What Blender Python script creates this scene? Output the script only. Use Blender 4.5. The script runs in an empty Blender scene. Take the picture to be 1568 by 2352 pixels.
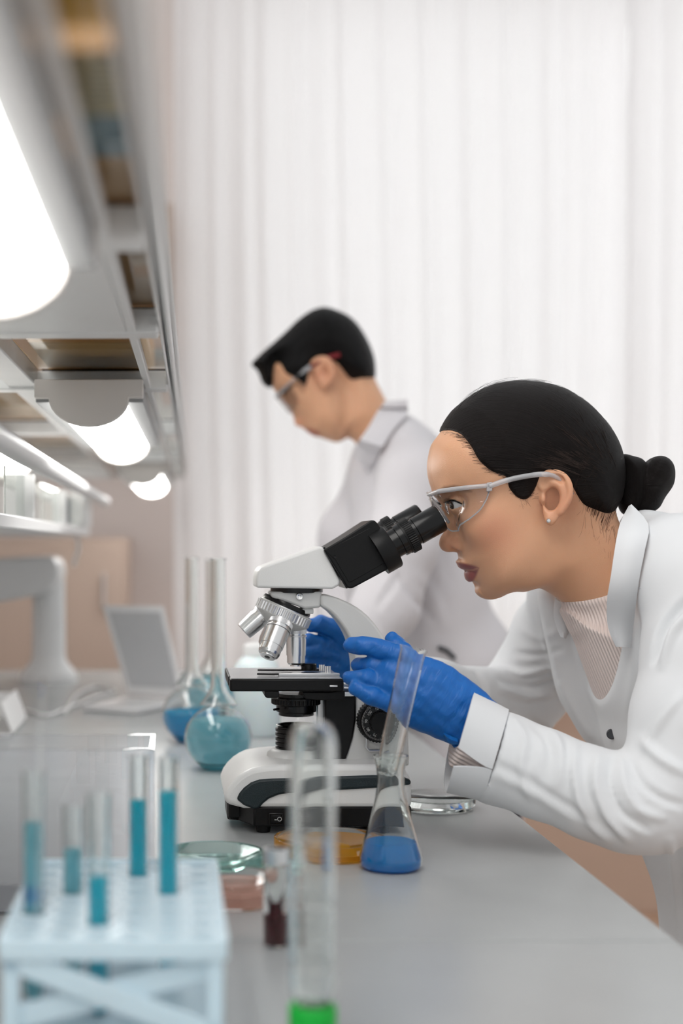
import bpy, bmesh, math, random
import numpy as np
from mathutils import Vector, Matrix

random.seed(7)
SC = bpy.context.scene
COL = SC.collection

# ------------------------------------------------------------------ camera
F = 3300.0              # focal length in pixels of the 1568x2352 frame
VX, VY = 400.0, 1250.0  # vanishing point of the bench direction
CZ = 1.216              # eye height (m)
BENCH = 0.90            # bench top height
cam = bpy.data.cameras.new('camera'); camo = bpy.data.objects.new('camera', cam); COL.objects.link(camo)
camo.location = (0, 0, CZ); camo.rotation_euler = (math.pi/2, 0, 0)
cam.sensor_fit = 'VERTICAL'; cam.sensor_height = 36.0; cam.sensor_width = 24.0
cam.lens = F*36.0/2352.0
cam.shift_x = (784.0-VX)/2352.0
cam.shift_y = (VY-1176.0)/2352.0
cam.clip_start = 0.05
cam.dof.use_dof = True; cam.dof.focus_distance = 1.575; cam.dof.aperture_fstop = 2.6
SC.camera = camo

# ------------------------------------------------------------------ world and large lights
W = bpy.data.worlds.new('world'); SC.world = W; W.use_nodes = True
bg = W.node_tree.nodes['Background']; bg.inputs[0].default_value = (0.97, 0.985, 1.0, 1); bg.inputs[1].default_value = 0.72
def area(name, loc, aim, sx, sy, power, col=(1, 1, 1)):
    l = bpy.data.lights.new(name, 'AREA'); l.shape = 'RECTANGLE'; l.size = sx; l.size_y = sy; l.energy = power; l.color = col
    o = bpy.data.objects.new(name, l); COL.objects.link(o); o.location = loc
    o.rotation_euler = (Vector(aim)-Vector(loc)).to_track_quat('-Z', 'Y').to_euler(); return o
area('ceiling_light_panel', (-0.6, 0.3, 3.0), (0.3, 1.7, 1.0), 1.6, 1.6, 36, (1.0, 0.97, 0.94))
area('window_daylight', (0.9, 7.2, 2.0), (0.9, 4.0, 1.9), 7.0, 4.5, 245, (1.0, 0.99, 1.0))
vs = SC.view_settings
vs.view_transform = 'Standard'; vs.look = 'None'; vs.gamma = 1.0; vs.use_curve_mapping = False; vs.exposure = 0.0
SC.cycles.max_bounces = 14; SC.cycles.transmission_bounces = 12; SC.cycles.use_adaptive_sampling = True; SC.cycles.adaptive_threshold = 0.05; SC.cycles.adaptive_min_samples = 16; SC.cycles.transparent_max_bounces = 12
SC.cycles.glossy_bounces = 6; SC.cycles.diffuse_bounces = 4; SC.cycles.sample_clamp_indirect = 4.0

# ------------------------------------------------------------------ helpers
def P(px, py, Y):
    return Vector(((px-VX)/F*Y, Y, CZ-(py-VY)/F*Y))
def PX(px, Y): return (px-VX)/F*Y
def PZ(py, Y): return CZ-(py-VY)/F*Y

def srgb(r, g, b):
    f = lambda c: ((c/255+0.055)/1.055)**2.4 if c/255 > 0.04045 else c/255/12.92
    return (f(r), f(g), f(b), 1)

MATS = {}
def pm(name, col, rough=0.5, metal=0.0, var=0.05, scale=25.0, bump=0.0, bscale=None, sub=0.0, subr=(0.01, 0.004, 0.002),
       spec=0.5, trans=0.0, ior=1.45, coat=0.0, stretch=(1, 1, 1), sheen=0.0, emit=None, estr=0.0):
    """principled material with a procedural noise that varies colour (and relief)"""
    m = bpy.data.materials.new(name); m.use_nodes = True; nt = m.node_tree; N = nt.nodes; L = nt.links
    b = N['Principled BSDF']
    b.inputs['Roughness'].default_value = rough; b.inputs['Metallic'].default_value = metal
    b.inputs['Specular IOR Level'].default_value = spec; b.inputs['IOR'].default_value = ior
    b.inputs['Transmission Weight'].default_value = trans; b.inputs['Coat Weight'].default_value = coat
    b.inputs['Sheen Weight'].default_value = sheen
    if sub > 0:
        b.inputs['Subsurface Weight'].default_value = sub; b.inputs['Subsurface Radius'].default_value = subr
        b.inputs['Subsurface Scale'].default_value = 1.0
    if emit:
        b.inputs['Emission Color'].default_value = emit; b.inputs['Emission Strength'].default_value = estr
    tc = N.new('ShaderNodeTexCoord'); mp = N.new('ShaderNodeMapping'); mp.inputs['Scale'].default_value = stretch
    L.new(tc.outputs['Object'], mp.inputs[0])
    nz = N.new('ShaderNodeTexNoise'); nz.inputs['Scale'].default_value = scale; nz.inputs['Detail'].default_value = 3
    L.new(mp.outputs[0], nz.inputs['Vector'])
    mx = N.new('ShaderNodeMix'); mx.data_type = 'RGBA'
    c = Vector(col[:3])
    mx.inputs[6].default_value = (*[max(0, x*(1-var)) for x in c], 1)
    mx.inputs[7].default_value = (*[min(1, x*(1+var)) for x in c], 1)
    L.new(nz.outputs[0], mx.inputs[0]); L.new(mx.outputs[2], b.inputs['Base Color'])
    if bump > 0:
        n2 = N.new('ShaderNodeTexNoise'); n2.inputs['Scale'].default_value = bscale or scale*4; n2.inputs['Detail'].default_value = 4
        L.new(mp.outputs[0], n2.inputs['Vector'])
        bp = N.new('ShaderNodeBump'); bp.inputs['Strength'].default_value = bump; bp.inputs['Distance'].default_value = 0.002
        L.new(n2.outputs[0], bp.inputs['Height']); L.new(bp.outputs[0], b.inputs['Normal'])
    MATS[name] = m
    return m

def glass(name, col=(1, 1, 1, 1), ior=1.47, rough=0.0):
    m = bpy.data.materials.new(name); m.use_nodes = True; nt = m.node_tree; nt.nodes.clear()
    o = nt.nodes.new('ShaderNodeOutputMaterial'); g = nt.nodes.new('ShaderNodeBsdfGlass')
    nz = nt.nodes.new('ShaderNodeTexNoise'); nz.inputs['Scale'].default_value = 60
    rp = nt.nodes.new('ShaderNodeMapRange'); rp.inputs[3].default_value = rough; rp.inputs[4].default_value = rough+0.012
    nt.links.new(nz.outputs[0], rp.inputs[0]); nt.links.new(rp.outputs[0], g.inputs['Roughness'])
    g.inputs['Color'].default_value = col; g.inputs['IOR'].default_value = ior
    nt.links.new(g.outputs[0], o.inputs[0]); MATS[name] = m
    return m

def liquid(name, col, dens, ior=1.33, turb=0.0, milk=None):
    """coloured water: refracting surface, colour by absorption, optional milky share"""
    m = bpy.data.materials.new(name); m.use_nodes = True; nt = m.node_tree; nt.nodes.clear()
    o = nt.nodes.new('ShaderNodeOutputMaterial'); g = nt.nodes.new('ShaderNodeBsdfGlass')
    g.inputs['Color'].default_value = (1, 1, 1, 1); g.inputs['IOR'].default_value = ior; g.inputs['Roughness'].default_value = 0.0
    sh = g
    if turb > 0:
        t = nt.nodes.new('ShaderNodeBsdfTranslucent'); d = nt.nodes.new('ShaderNodeBsdfDiffuse')
        nz = nt.nodes.new('ShaderNodeTexNoise'); nz.inputs['Scale'].default_value = 40
        mr = nt.nodes.new('ShaderNodeMix'); mr.data_type = 'RGBA'
        mk = milk or col; mr.inputs[6].default_value = mk; mr.inputs[7].default_value = (*[min(1, c*1.12) for c in mk[:3]], 1)
        nt.links.new(nz.outputs[0], mr.inputs[0])
        nt.links.new(mr.outputs[2], t.inputs[0]); nt.links.new(mr.outputs[2], d.inputs[0])
        a = nt.nodes.new('ShaderNodeMixShader'); a.inputs[0].default_value = 0.5
        nt.links.new(t.outputs[0], a.inputs[1]); nt.links.new(d.outputs[0], a.inputs[2])
        x = nt.nodes.new('ShaderNodeMixShader'); x.inputs[0].default_value = turb
        nt.links.new(g.outputs[0], x.inputs[1]); nt.links.new(a.outputs[0], x.inputs[2]); sh = x
    nt.links.new(sh.outputs[0], o.inputs[0])
    va = nt.nodes.new('ShaderNodeVolumeAbsorption'); va.inputs[0].default_value = col; va.inputs[1].default_value = dens
    nt.links.new(va.outputs[0], o.inputs[1]); MATS[name] = m
    return m

def thing(name, label, cat, loc=(0, 0, 0), group=None):
    o = bpy.data.objects.new(name, None); COL.objects.link(o); o.location = loc
    o.empty_display_size = 0.02
    o['label'] = label; o['category'] = cat
    if group: o['group'] = group
    return o
def tag(o, label, cat, group=None):
    o['label'] = label; o['category'] = cat
    if group: o['group'] = group
    return o

def wmat(o):
    """world matrix without waiting for the depsgraph"""
    m = o.matrix_basis.copy() if o.parent is None else wmat(o.parent) @ o.matrix_parent_inverse @ o.matrix_basis
    return m
def adopt(o, parent):
    o.parent = parent; o.matrix_parent_inverse = wmat(parent).inverted()

def mobj(name, vf, m, parent=None, smooth=30, bevel=0.0, bseg=2, subsurf=0, kind=None, label=None):
    v, f = vf
    me = bpy.data.meshes.new(name)
    if isinstance(v, np.ndarray) and isinstance(f, np.ndarray):
        nv, nf, k = len(v), len(f), f.shape[1]
        me.vertices.add(nv); me.vertices.foreach_set('co', np.ascontiguousarray(v, dtype=np.float32).ravel())
        me.loops.add(nf*k); me.loops.foreach_set('vertex_index', np.ascontiguousarray(f, dtype=np.int32).ravel())
        me.polygons.add(nf); me.polygons.foreach_set('loop_start', np.arange(0, nf*k, k, dtype=np.int32))
        me.update(calc_edges=True); me.validate()
    else:
        me.from_pydata([tuple(x) for x in v], [], f); me.update()
    if m is not None: me.materials.append(m if not isinstance(m, str) else MATS[m])
    o = bpy.data.objects.new(name, me); COL.objects.link(o)
    if smooth:
        me.shade_smooth()
        if smooth < 180:
            me.set_sharp_from_angle(angle=math.radians(smooth))
    else:
        me.shade_flat()
    if parent is not None:
        adopt(o, parent)
    if bevel > 0:
        b = o.modifiers.new('bevel', 'BEVEL'); b.width = bevel; b.segments = bseg; b.limit_method = 'ANGLE'; b.angle_limit = math.radians(35)
        b.harden_normals = False
        me.shade_smooth(); me.set_sharp_from_angle(angle=math.radians(50))
    if subsurf:
        s = o.modifiers.new('sub', 'SUBSURF'); s.levels = subsurf; s.render_levels = subsurf
    if kind: o['kind'] = kind
    if label: o['label'] = label
    return o

def fixn(vf):
    bm = bmesh.new(); vs_ = [bm.verts.new(tuple(p)) for p in vf[0]]
    for f in vf[1]:
        try: bm.faces.new([vs_[i] for i in f])
        except ValueError: pass
    bmesh.ops.recalc_face_normals(bm, faces=bm.faces[:])
    bm.verts.index_update()
    out = ([v.co.copy() for v in bm.verts], [[v.index for v in f.verts] for f in bm.faces]); bm.free()
    return out
def join(*parts):
    V, Fc = [], []
    for v, f in parts:
        n = len(V); V += [tuple(x) for x in v]; Fc += [[i+n for i in q] for q in f]
    return V, Fc
def box(x0, x1, y0, y1, z0, z1):
    v = [(x0, y0, z0), (x1, y0, z0), (x1, y1, z0), (x0, y1, z0), (x0, y0, z1), (x1, y0, z1), (x1, y1, z1), (x0, y1, z1)]
    return v, [[0, 3, 2, 1], [4, 5, 6, 7], [0, 1, 5, 4], [1, 2, 6, 5], [2, 3, 7, 6], [3, 0, 4, 7]]
def xf(vf, M):
    return [M @ Vector(p) for p in vf[0]], vf[1]
def frame(o, d, up=(0, 1, 0)):
    """matrix with local z along d, at o"""
    d = Vector(d).normalized(); u = Vector(up)
    if abs(d.dot(u)) > 0.98: u = Vector((1, 0, 0))
    x = u.cross(d).normalized(); y = d.cross(x)
    M = Matrix.Identity(4)
    for i in range(3):
        M[i][0] = x[i]; M[i][1] = y[i]; M[i][2] = d[i]; M[i][3] = o[i]
    return M
def lathe(prof, n=40, M=None, sx=1.0, sy=1.0):
    """prof: [(r, z)] ; r==0 ends are closed to a point"""
    V, Fc, rings = [], [], []
    for r, z in prof:
        if r <= 1e-7:
            rings.append([len(V)]); V.append(Vector((0, 0, z)))
        else:
            rings.append(list(range(len(V), len(V)+n)))
            for i in range(n):
                a = 2*math.pi*i/n; V.append(Vector((r*math.cos(a)*sx, r*math.sin(a)*sy, z)))
    for a, b in zip(rings[:-1], rings[1:]):
        for i in range(n):
            j = (i+1) % n
            if len(a) == 1 and len(b) == 1: continue
            if len(a) == 1: Fc.append([a[0], b[j], b[i]])
            elif len(b) == 1: Fc.append([a[i], a[j], b[0]])
            else: Fc.append([a[i], a[j], b[j], b[i]])
    if M is not None: V = [M @ p for p in V]
    return V, Fc
def gear(r, dr, z0, z1, n, M=None):
    """knurled ring"""
    V, Fc = [], []
    k = n*4
    for z in (z0, z1):
        for i in range(k):
            a = 2*math.pi*i/k; rr = r if (i % 4) < 2 else r-dr
            V.append(Vector((rr*math.cos(a), rr*math.sin(a), z)))
    for i in range(k):
        j = (i+1) % k; Fc.append([i, j, k+j, k+i])
    Fc.append(list(range(k))[::-1]); Fc.append(list(range(k, 2*k)))
    if M is not None: V = [M @ p for p in V]
    return V, Fc
def prism(poly, y0, y1):
    """poly of (x, z); extruded along y"""
    n = len(poly)
    A = sum(poly[i][0]*poly[(i+1) % n][1]-poly[(i+1) % n][0]*poly[i][1] for i in range(n))
    if A < 0: poly = poly[::-1]
    V = [(x, y0, z) for x, z in poly]+[(x, y1, z) for x, z in poly]
    Fc = [list(range(n)), list(range(n, 2*n))[::-1]]
    for i in range(n):
        j = (i+1) % n; Fc.append([j, i, n+i, n+j])
    return V, Fc
def pxpoly(pts, Y): return [(PX(a, Y), PZ(b, Y)) for a, b in pts]
def plan(poly, z0, z1):
    """poly of (x, y); extruded along z"""
    n = len(poly)
    A = sum(poly[i][0]*poly[(i+1) % n][1]-poly[(i+1) % n][0]*poly[i][1] for i in range(n))
    if A < 0: poly = poly[::-1]
    V = [(x, y, z0) for x, y in poly]+[(x, y, z1) for x, y in poly]
    Fc = [list(range(n))[::-1], list(range(n, 2*n))]
    for i in range(n):
        j = (i+1) % n; Fc.append([i, j, n+j, n+i])
    return V, Fc
def cr(pts, n=6, closed=False):
    """catmull-rom resampling"""
    p = [np.array(q, dtype=float) for q in pts]; out = []; m = len(p)
    rng = range(m) if closed else range(m-1)
    for i in rng:
        a, b, c, d = (p[(i-1) % m], p[i], p[(i+1) % m], p[(i+2) % m]) if closed else (p[max(i-1, 0)], p[i], p[i+1], p[min(i+2, m-1)])
        for k in range(n):
            t = k/n; out.append(0.5*(2*b+(c-a)*t+(2*a-5*b+4*c-d)*t*t+(3*b-a-3*c+d)*t**3))
    if not closed: out.append(p[-1])
    return out
def tube(pts, r, n=8, cap=True):
    pts = [Vector(p) for p in pts]; V, Fc = [], []
    m = len(pts); rr = r if hasattr(r, '__len__') else [r]*m
    prev = None
    for i in range(m):
        d = (pts[min(i+1, m-1)]-pts[max(i-1, 0)]).normalized()
        if prev is None:
            u = Vector((0, 0, 1)) if abs(d.z) < 0.9 else Vector((1, 0, 0))
            x = u.cross(d).normalized()
        else:
            x = (prev-d*prev.dot(d)).normalized()
        prev = x; y = d.cross(x)
        for k in range(n):
            a = 2*math.pi*k/n; V.append(pts[i]+(x*math.cos(a)+y*math.sin(a))*rr[i])
    for i in range(m-1):
        for k in range(n):
            j = (k+1) % n; Fc.append([i*n+k, i*n+j, (i+1)*n+j, (i+1)*n+k])
    if cap:
        Fc.append(list(range(n))[::-1]); Fc.append(list(range((m-1)*n, m*n)))
    return V, Fc
def sheet(rows, th):
    """grid of 3-D points (rows of equal length) thickened to a solid by th along its normals"""
    R, Cn = len(rows), len(rows[0]); G = [[Vector(p) for p in r] for r in rows]
    nrm = [[None]*Cn for _ in range(R)]
    for i in range(R):
        for j in range(Cn):
            a = G[min(i+1, R-1)][j]-G[max(i-1, 0)][j]; b = G[i][min(j+1, Cn-1)]-G[i][max(j-1, 0)]
            nrm[i][j] = a.cross(b).normalized()
    V = [G[i][j]+nrm[i][j]*th/2 for i in range(R) for j in range(Cn)]+[G[i][j]-nrm[i][j]*th/2 for i in range(R) for j in range(Cn)]
    o = R*Cn; Fc = []
    for i in range(R-1):
        for j in range(Cn-1):
            a, b, c, d = i*Cn+j, i*Cn+j+1, (i+1)*Cn+j+1, (i+1)*Cn+j
            Fc.append([a, d, c, b]); Fc.append([o+a, o+b, o+c, o+d])
    for i in range(R-1):
        for j in (0, Cn-1):
            a, d = i*Cn+j, (i+1)*Cn+j
            q = [a, d, o+d, o+a]; Fc.append(q if j else q[::-1])
    for j in range(Cn-1):
        for i in (0, R-1):
            a, b = i*Cn+j, i*Cn+j+1
            q = [a, b, o+b, o+a]; Fc.append(q[::-1] if i else q)
    return fixn((V, Fc))
def text(name, s, size, M, m, parent, depth=0.0003):
    c = bpy.data.curves.new(name, 'FONT'); c.body = s; c.size = size; c.align_x = 'CENTER'; c.align_y = 'CENTER'; c.extrude = depth
    o0 = bpy.data.objects.new(name, c); COL.objects.link(o0)
    dg = bpy.context.evaluated_depsgraph_get(); me = bpy.data.meshes.new_from_object(o0.evaluated_get(dg))
    COL.objects.unlink(o0); bpy.data.objects.remove(o0)
    me.transform(M); me.materials.clear(); me.materials.append(MATS[m])
    o = bpy.data.objects.new(name, me); COL.objects.link(o)
    if parent is not None:
        adopt(o, parent)
    return o

# ------------------------------------------------------------------ signed-distance sculpting
class Vol:
    def __init__(s, lo, hi, h):
        s.h = h; s.lo = np.array(lo, float); s.n = [int(math.ceil((hi[i]-lo[i])/h))+1 for i in range(3)]
        s.ax = [(lo[i]+h*np.arange(s.n[i])).astype(np.float32) for i in range(3)]
        s.D = np.full(s.n, 1.0, np.float32)
    def sl(s, lo, hi, pad):
        r = []
        for i in range(3):
            a = int(max(0, math.floor((lo[i]-pad-s.lo[i])/s.h))); b = int(min(s.n[i], math.ceil((hi[i]+pad-s.lo[i])/s.h)+1))
            if b <= a: return None
            r.append(slice(a, b))
        return tuple(r)
    def put(s, fn, lo, hi, k=0.01, op='u', pad=None):
        r = s.sl(lo, hi, pad if pad is not None else 2.5*k+3*s.h)
        if r is None: return
        x = s.ax[0][r[0]][:, None, None]; y = s.ax[1][r[1]][None, :, None]; z = s.ax[2][r[2]][None, None, :]
        d = fn(x, y, z).astype(np.float32); A = s.D[r]
        if op == 'u':
            hh = np.clip(0.5+0.5*(A-d)/k, 0, 1); s.D[r] = A*(1-hh)+d*hh-k*hh*(1-hh)
        elif op == 's':
            d = -d; hh = np.clip(0.5-0.5*(A-d)/k, 0, 1); s.D[r] = A*(1-hh)+d*hh+k*hh*(1-hh)
    def full(s, fn, op='u', k=0.01):
        s.put(fn, s.lo, s.lo+np.array(s.n)*s.h, k, op, 0)
    def cone(s, a, b, ra, rb, k=0.01, op='u', sy=1.0):
        a = np.array(a, float); b = np.array(b, float); ba = b-a; L2 = max(float(ba @ ba), 1e-12)
        def fn(x, y, z):
            px, py, pz = x-a[0], y-a[1], z-a[2]
            t = np.clip((px*ba[0]+py*ba[1]+pz*ba[2])/L2, 0, 1)
            return np.sqrt((px-t*ba[0])**2+((py-t*ba[1])/sy)**2+(pz-t*ba[2])**2)-(ra+t*(rb-ra))
        R = max(ra, rb)*max(1, sy)
        s.put(fn, np.minimum(a, b)-R, np.maximum(a, b)+R, k, op)
    def chain(s, pts, rs, k=0.01, op='u', sy=1.0):
        for i in range(len(pts)-1): s.cone(pts[i], pts[i+1], rs[i], rs[i+1], k, op, sy)
    def ell(s, c, r, k=0.01, op='u', rot=0.0):
        """ellipsoid, rot = rotation about y"""
        c = np.array(c, float); r = np.array(r, float); co, si = math.cos(rot), math.sin(rot); m = float(r.min())
        def fn(x, y, z):
            dx, dy, dz = x-c[0], y-c[1], z-c[2]
            u = co*dx+si*dz; w = -si*dx+co*dz
            q = np.sqrt((u/r[0])**2+(dy/r[1])**2+(w/r[2])**2)
            g = np.sqrt((u/r[0]**2)**2+(dy/r[1]**2)**2+(w/r[2]**2)**2)+1e-6
            return q*(q-1)/g
        R = float(r.max()); s.put(fn, c-R, c+R, k, op)
    def poly(s, pts, R, yc=0.0, ky=1.0, k=0.01, op='u', smooth=4):
        s.put(polyf(s, pts, R, yc, ky, smooth), [min(p[0] for p in pts), yc-R*ky, min(p[1] for p in pts)],
              [max(p[0] for p in pts), yc+R*ky, max(p[1] for p in pts)], k, op)
    def mesh(s, relax=1):
        D = s.D; e = 0.5*s.h
        for a in range(3):
            for q in (0, -1):
                r = [slice(None)]*3; r[a] = q; D[tuple(r)] = np.maximum(D[tuple(r)], e)
        v, f = surfnet(D, s.lo, s.h)
        if relax: v = lap(v, f, relax)
        return v, f

def sd2(pts, gx, gz):
    """signed 2-D distance to a closed polygon (negative inside)"""
    X, Z = np.meshgrid(gx, gz, indexing='ij'); X = X.astype(np.float32); Z = Z.astype(np.float32)
    d = np.full(X.shape, 1e9, np.float32); ins = np.zeros(X.shape, bool); n = len(pts)
    for i in range(n):
        ax, az = pts[i]; bx, bz = pts[(i+1) % n]
        ex, ez = bx-ax, bz-az; L2 = max(ex*ex+ez*ez, 1e-14)
        t = np.clip(((X-ax)*ex+(Z-az)*ez)/L2, 0, 1)
        d = np.minimum(d, (X-ax-t*ex)**2+(Z-az-t*ez)**2)
        if az != bz:
            c = ((az > Z) != (bz > Z)) & (X < (bx-ax)*(Z-az)/(bz-az)+ax)
            ins ^= c
    d = np.sqrt(d); d[ins] *= -1
    return d
def polyf(vol, pts, R, yc=0.0, ky=1.0, smooth=4):
    q = cr(pts, smooth, True) if smooth > 1 else pts
    q = [(float(a[0]), float(a[1])) for a in q]
    def fn(x, y, z):
        s = sd2(q, x.ravel(), z.ravel())[:, None, :]
        return np.sqrt(np.maximum(s+R, 0)**2+((y-yc)/ky)**2)-R
    return fn
def surfnet(D, o, h):
    s = D < 0
    c = np.zeros([q-1 for q in D.shape], np.int8)
    for i in (0, 1):
        for j in (0, 1):
            for k in (0, 1):
                c += s[i:s.shape[0]-1+i, j:s.shape[1]-1+j, k:s.shape[2]-1+k]
    act = (c > 0) & (c < 8)
    I, J, K = np.nonzero(act); N = len(I)
    idx = np.full(c.shape, -1, np.int32); idx[act] = np.arange(N)
    acc = np.zeros((N, 3)); cnt = np.zeros(N)
    cs = [(0, 0, 0), (1, 0, 0), (0, 1, 0), (1, 1, 0), (0, 0, 1), (1, 0, 1), (0, 1, 1), (1, 1, 1)]
    val = [D[I+a, J+b, K+e] for a, b, e in cs]
    for p in range(8):
        for q in range(p+1, 8):
            df = [cs[q][t]-cs[p][t] for t in range(3)]
            if sum(abs(t) for t in df) != 1: continue
            m = (val[p] < 0) != (val[q] < 0)
            t = np.where(m, val[p]/np.where(m, val[p]-val[q], 1), 0)
            for a in range(3): acc[:, a] += np.where(m, cs[p][a]+t*df[a], 0)
            cnt += m
    v = (acc/cnt[:, None]+np.stack([I, J, K], 1))*h+o
    Fs = []
    sx = s[:-1, 1:-1, 1:-1] != s[1:, 1:-1, 1:-1]; i, j, k = np.nonzero(sx); j = j+1; k = k+1
    q = np.stack([idx[i, j-1, k-1], idx[i, j, k-1], idx[i, j, k], idx[i, j-1, k]], 1); fl = ~s[i, j, k]; q[fl] = q[fl][:, ::-1]; Fs.append(q)
    sy = s[1:-1, :-1, 1:-1] != s[1:-1, 1:, 1:-1]; i, j, k = np.nonzero(sy); i = i+1; k = k+1
    q = np.stack([idx[i-1, j, k-1], idx[i-1, j, k], idx[i, j, k], idx[i, j, k-1]], 1); fl = ~s[i, j, k]; q[fl] = q[fl][:, ::-1]; Fs.append(q)
    sz = s[1:-1, 1:-1, :-1] != s[1:-1, 1:-1, 1:]; i, j, k = np.nonzero(sz); i = i+1; j = j+1
    q = np.stack([idx[i-1, j-1, k], idx[i, j-1, k], idx[i, j, k], idx[i-1, j, k]], 1); fl = ~s[i, j, k]; q[fl] = q[fl][:, ::-1]; Fs.append(q)
    return v, np.concatenate(Fs)
def lap(v, f, it, w=0.5):
    e = np.concatenate([f[:, [0, 1]], f[:, [1, 2]], f[:, [2, 3]], f[:, [3, 0]]])
    n = len(v); cnt = np.bincount(e[:, 0], minlength=n)+np.bincount(e[:, 1], minlength=n)
    for _ in range(it):
        acc = np.stack([np.bincount(e[:, 0], v[e[:, 1], a], n)+np.bincount(e[:, 1], v[e[:, 0], a], n) for a in range(3)], 1)
        v = v*(1-w)+w*acc/np.maximum(cnt, 1)[:, None]
    return v
def vnormals(v, f):
    a = v[f[:, 2]]-v[f[:, 0]]; b = v[f[:, 3]]-v[f[:, 1]]; fn = np.cross(a, b); n = len(v)
    out = np.zeros((n, 3))
    for c in range(4):
        for a_ in range(3): out[:, a_] += np.bincount(f[:, c], fn[:, a_], n)
    return out/np.maximum(np.linalg.norm(out, axis=1), 1e-12)[:, None]
def inpoly(pts, x, z):
    ins = np.zeros(len(x), bool); n = len(pts)
    for i in range(n):
        ax, az = pts[i]; bx, bz = pts[(i+1) % n]
        if az != bz: ins ^= ((az > z) != (bz > z)) & (x < (bx-ax)*(z-az)/(bz-az)+ax)
    return ins
def distline(pts, x, z):
    """distance of points to an open polyline and the position 0..1 along it"""
    d = np.full(len(x), 1e9); tt = np.zeros(len(x)); n = len(pts)-1
    for i in range(n):
        ax, az = pts[i]; bx, bz = pts[i+1]; ex, ez = bx-ax, bz-az; L2 = max(ex*ex+ez*ez, 1e-14)
        t = np.clip(((x-ax)*ex+(z-az)*ez)/L2, 0, 1); q = np.hypot(x-ax-t*ex, z-az-t*ez); m = q < d
        d = np.where(m, q, d); tt = np.where(m, (i+t)/n, tt)
    return d, tt
def weld(va, fa, vb, fb):
    """boolean union of two closed meshes into one skin"""
    obs = []
    for v, f in ((va, fa), (vb, fb)):
        o = mobj('weld', (v, f), None, None, smooth=180); obs.append(o)
    m = obs[0].modifiers.new('u', 'BOOLEAN'); m.operation = 'UNION'; m.object = obs[1]; m.solver = 'MANIFOLD'
    dg = bpy.context.evaluated_depsgraph_get(); me = bpy.data.meshes.new_from_object(obs[0].evaluated_get(dg))
    for o in obs:
        d = o.data; bpy.data.objects.remove(o); bpy.data.meshes.remove(d)
    return me
def meshobj(name, me, m, parent):
    me.name = name; me.materials.clear(); me.materials.append(MATS[m]); me.shade_smooth()
    o = bpy.data.objects.new(name, me); COL.objects.link(o); adopt(o, parent); return o
def coords(o):
    a = np.zeros(len(o.data.vertices)*3, np.float32); o.data.vertices.foreach_get('co', a); return a.reshape(-1, 3).astype(float)
def attr(o, name, arr):
    a = o.data.attributes.new(name, 'FLOAT', 'POINT'); a.data.foreach_set('value', np.ascontiguousarray(arr, np.float32))
# ------------------------------------------------------------------ materials
pm('wall_paint', srgb(218, 208, 203), 0.8, var=0.04, scale=3)
pm('panel_beige', srgb(198, 172, 154), 0.6, var=0.10, scale=4)
pm('cabinet_tan', srgb(184, 164, 150), 0.5, var=0.08, scale=6, stretch=(1, 1, 0.2))
pm('floor_vinyl', srgb(190, 158, 134), 0.45, var=0.10, scale=5)
pm('bench_grey', srgb(168, 170, 170), 0.27, var=0.05, scale=14, bump=0.05, bscale=300)
pm('seam_dark', srgb(120, 122, 122), 0.5)
pm('white_metal', srgb(226, 226, 225), 0.35, var=0.03)
pm('grey_cap', srgb(206, 201, 196), 0.45, var=0.03)
pm('lamp_grey', srgb(146, 147, 147), 0.5, var=0.03)
pm('alu', srgb(214, 212, 210), 0.32, metal=0.55, var=0.04)
pm('white_plastic', srgb(232, 232, 231), 0.35, var=0.03)
pm('black_plastic', srgb(11, 11, 12), 0.40, var=0.2, bump=0.06, bscale=900, spec=0.3)
pm('black_gloss', srgb(8, 8, 9), 0.24, var=0.2, spec=0.4)
pm('scope_white', srgb(236, 236, 234), 0.38, var=0.02, bump=0.06, bscale=700)
pm('scope_grey', srgb(214, 214, 212), 0.36, var=0.02, bump=0.05, bscale=700)
pm('scope_insert', srgb(26, 40, 44), 0.32, var=0.2, bump=0.25, bscale=900)
pm('chrome', srgb(232, 232, 232), 0.24, metal=1.0, var=0.03)
pm('satin_chrome', srgb(224, 224, 225), 0.34, metal=1.0, var=0.03)
pm('red_ring', srgb(176, 70, 60), 0.4)
pm('print_white', srgb(186, 186, 184), 0.6)
pm('print_grey', srgb(120, 126, 130), 0.6)
glass('clear_glass', (0.985, 0.995, 0.99, 1))
glass('green_glass', (0.93, 0.985, 0.965, 1))
glass('amber_glass', (0.99, 0.86, 0.55, 1))
glass('dish_glass', (0.985, 0.995, 0.99, 1), ior=1.22)
glass('teal_dish', (0.90, 0.985, 0.965, 1), ior=1.24)
glass('clear_plastic', (0.985, 0.99, 1.0, 1), ior=1.3)
m = bpy.data.materials.new('lamp_diffuser'); m.use_nodes = True; b_ = m.node_tree.nodes['Principled BSDF']
b_.inputs['Base Color'].default_value = (0.95, 0.95, 0.93, 1); b_.inputs['Emission Color'].default_value = (1, 0.985, 0.96, 1)
n_ = m.node_tree.nodes.new('ShaderNodeTexNoise'); n_.inputs['Scale'].default_value = 3
r_ = m.node_tree.nodes.new('ShaderNodeMapRange'); r_.inputs[3].default_value = 11.0; r_.inputs[4].default_value = 12.0
m.node_tree.links.new(n_.outputs[0], r_.inputs[0]); m.node_tree.links.new(r_.outputs[0], b_.inputs['Emission Strength'])
MATS['lamp_diffuser'] = m

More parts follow.
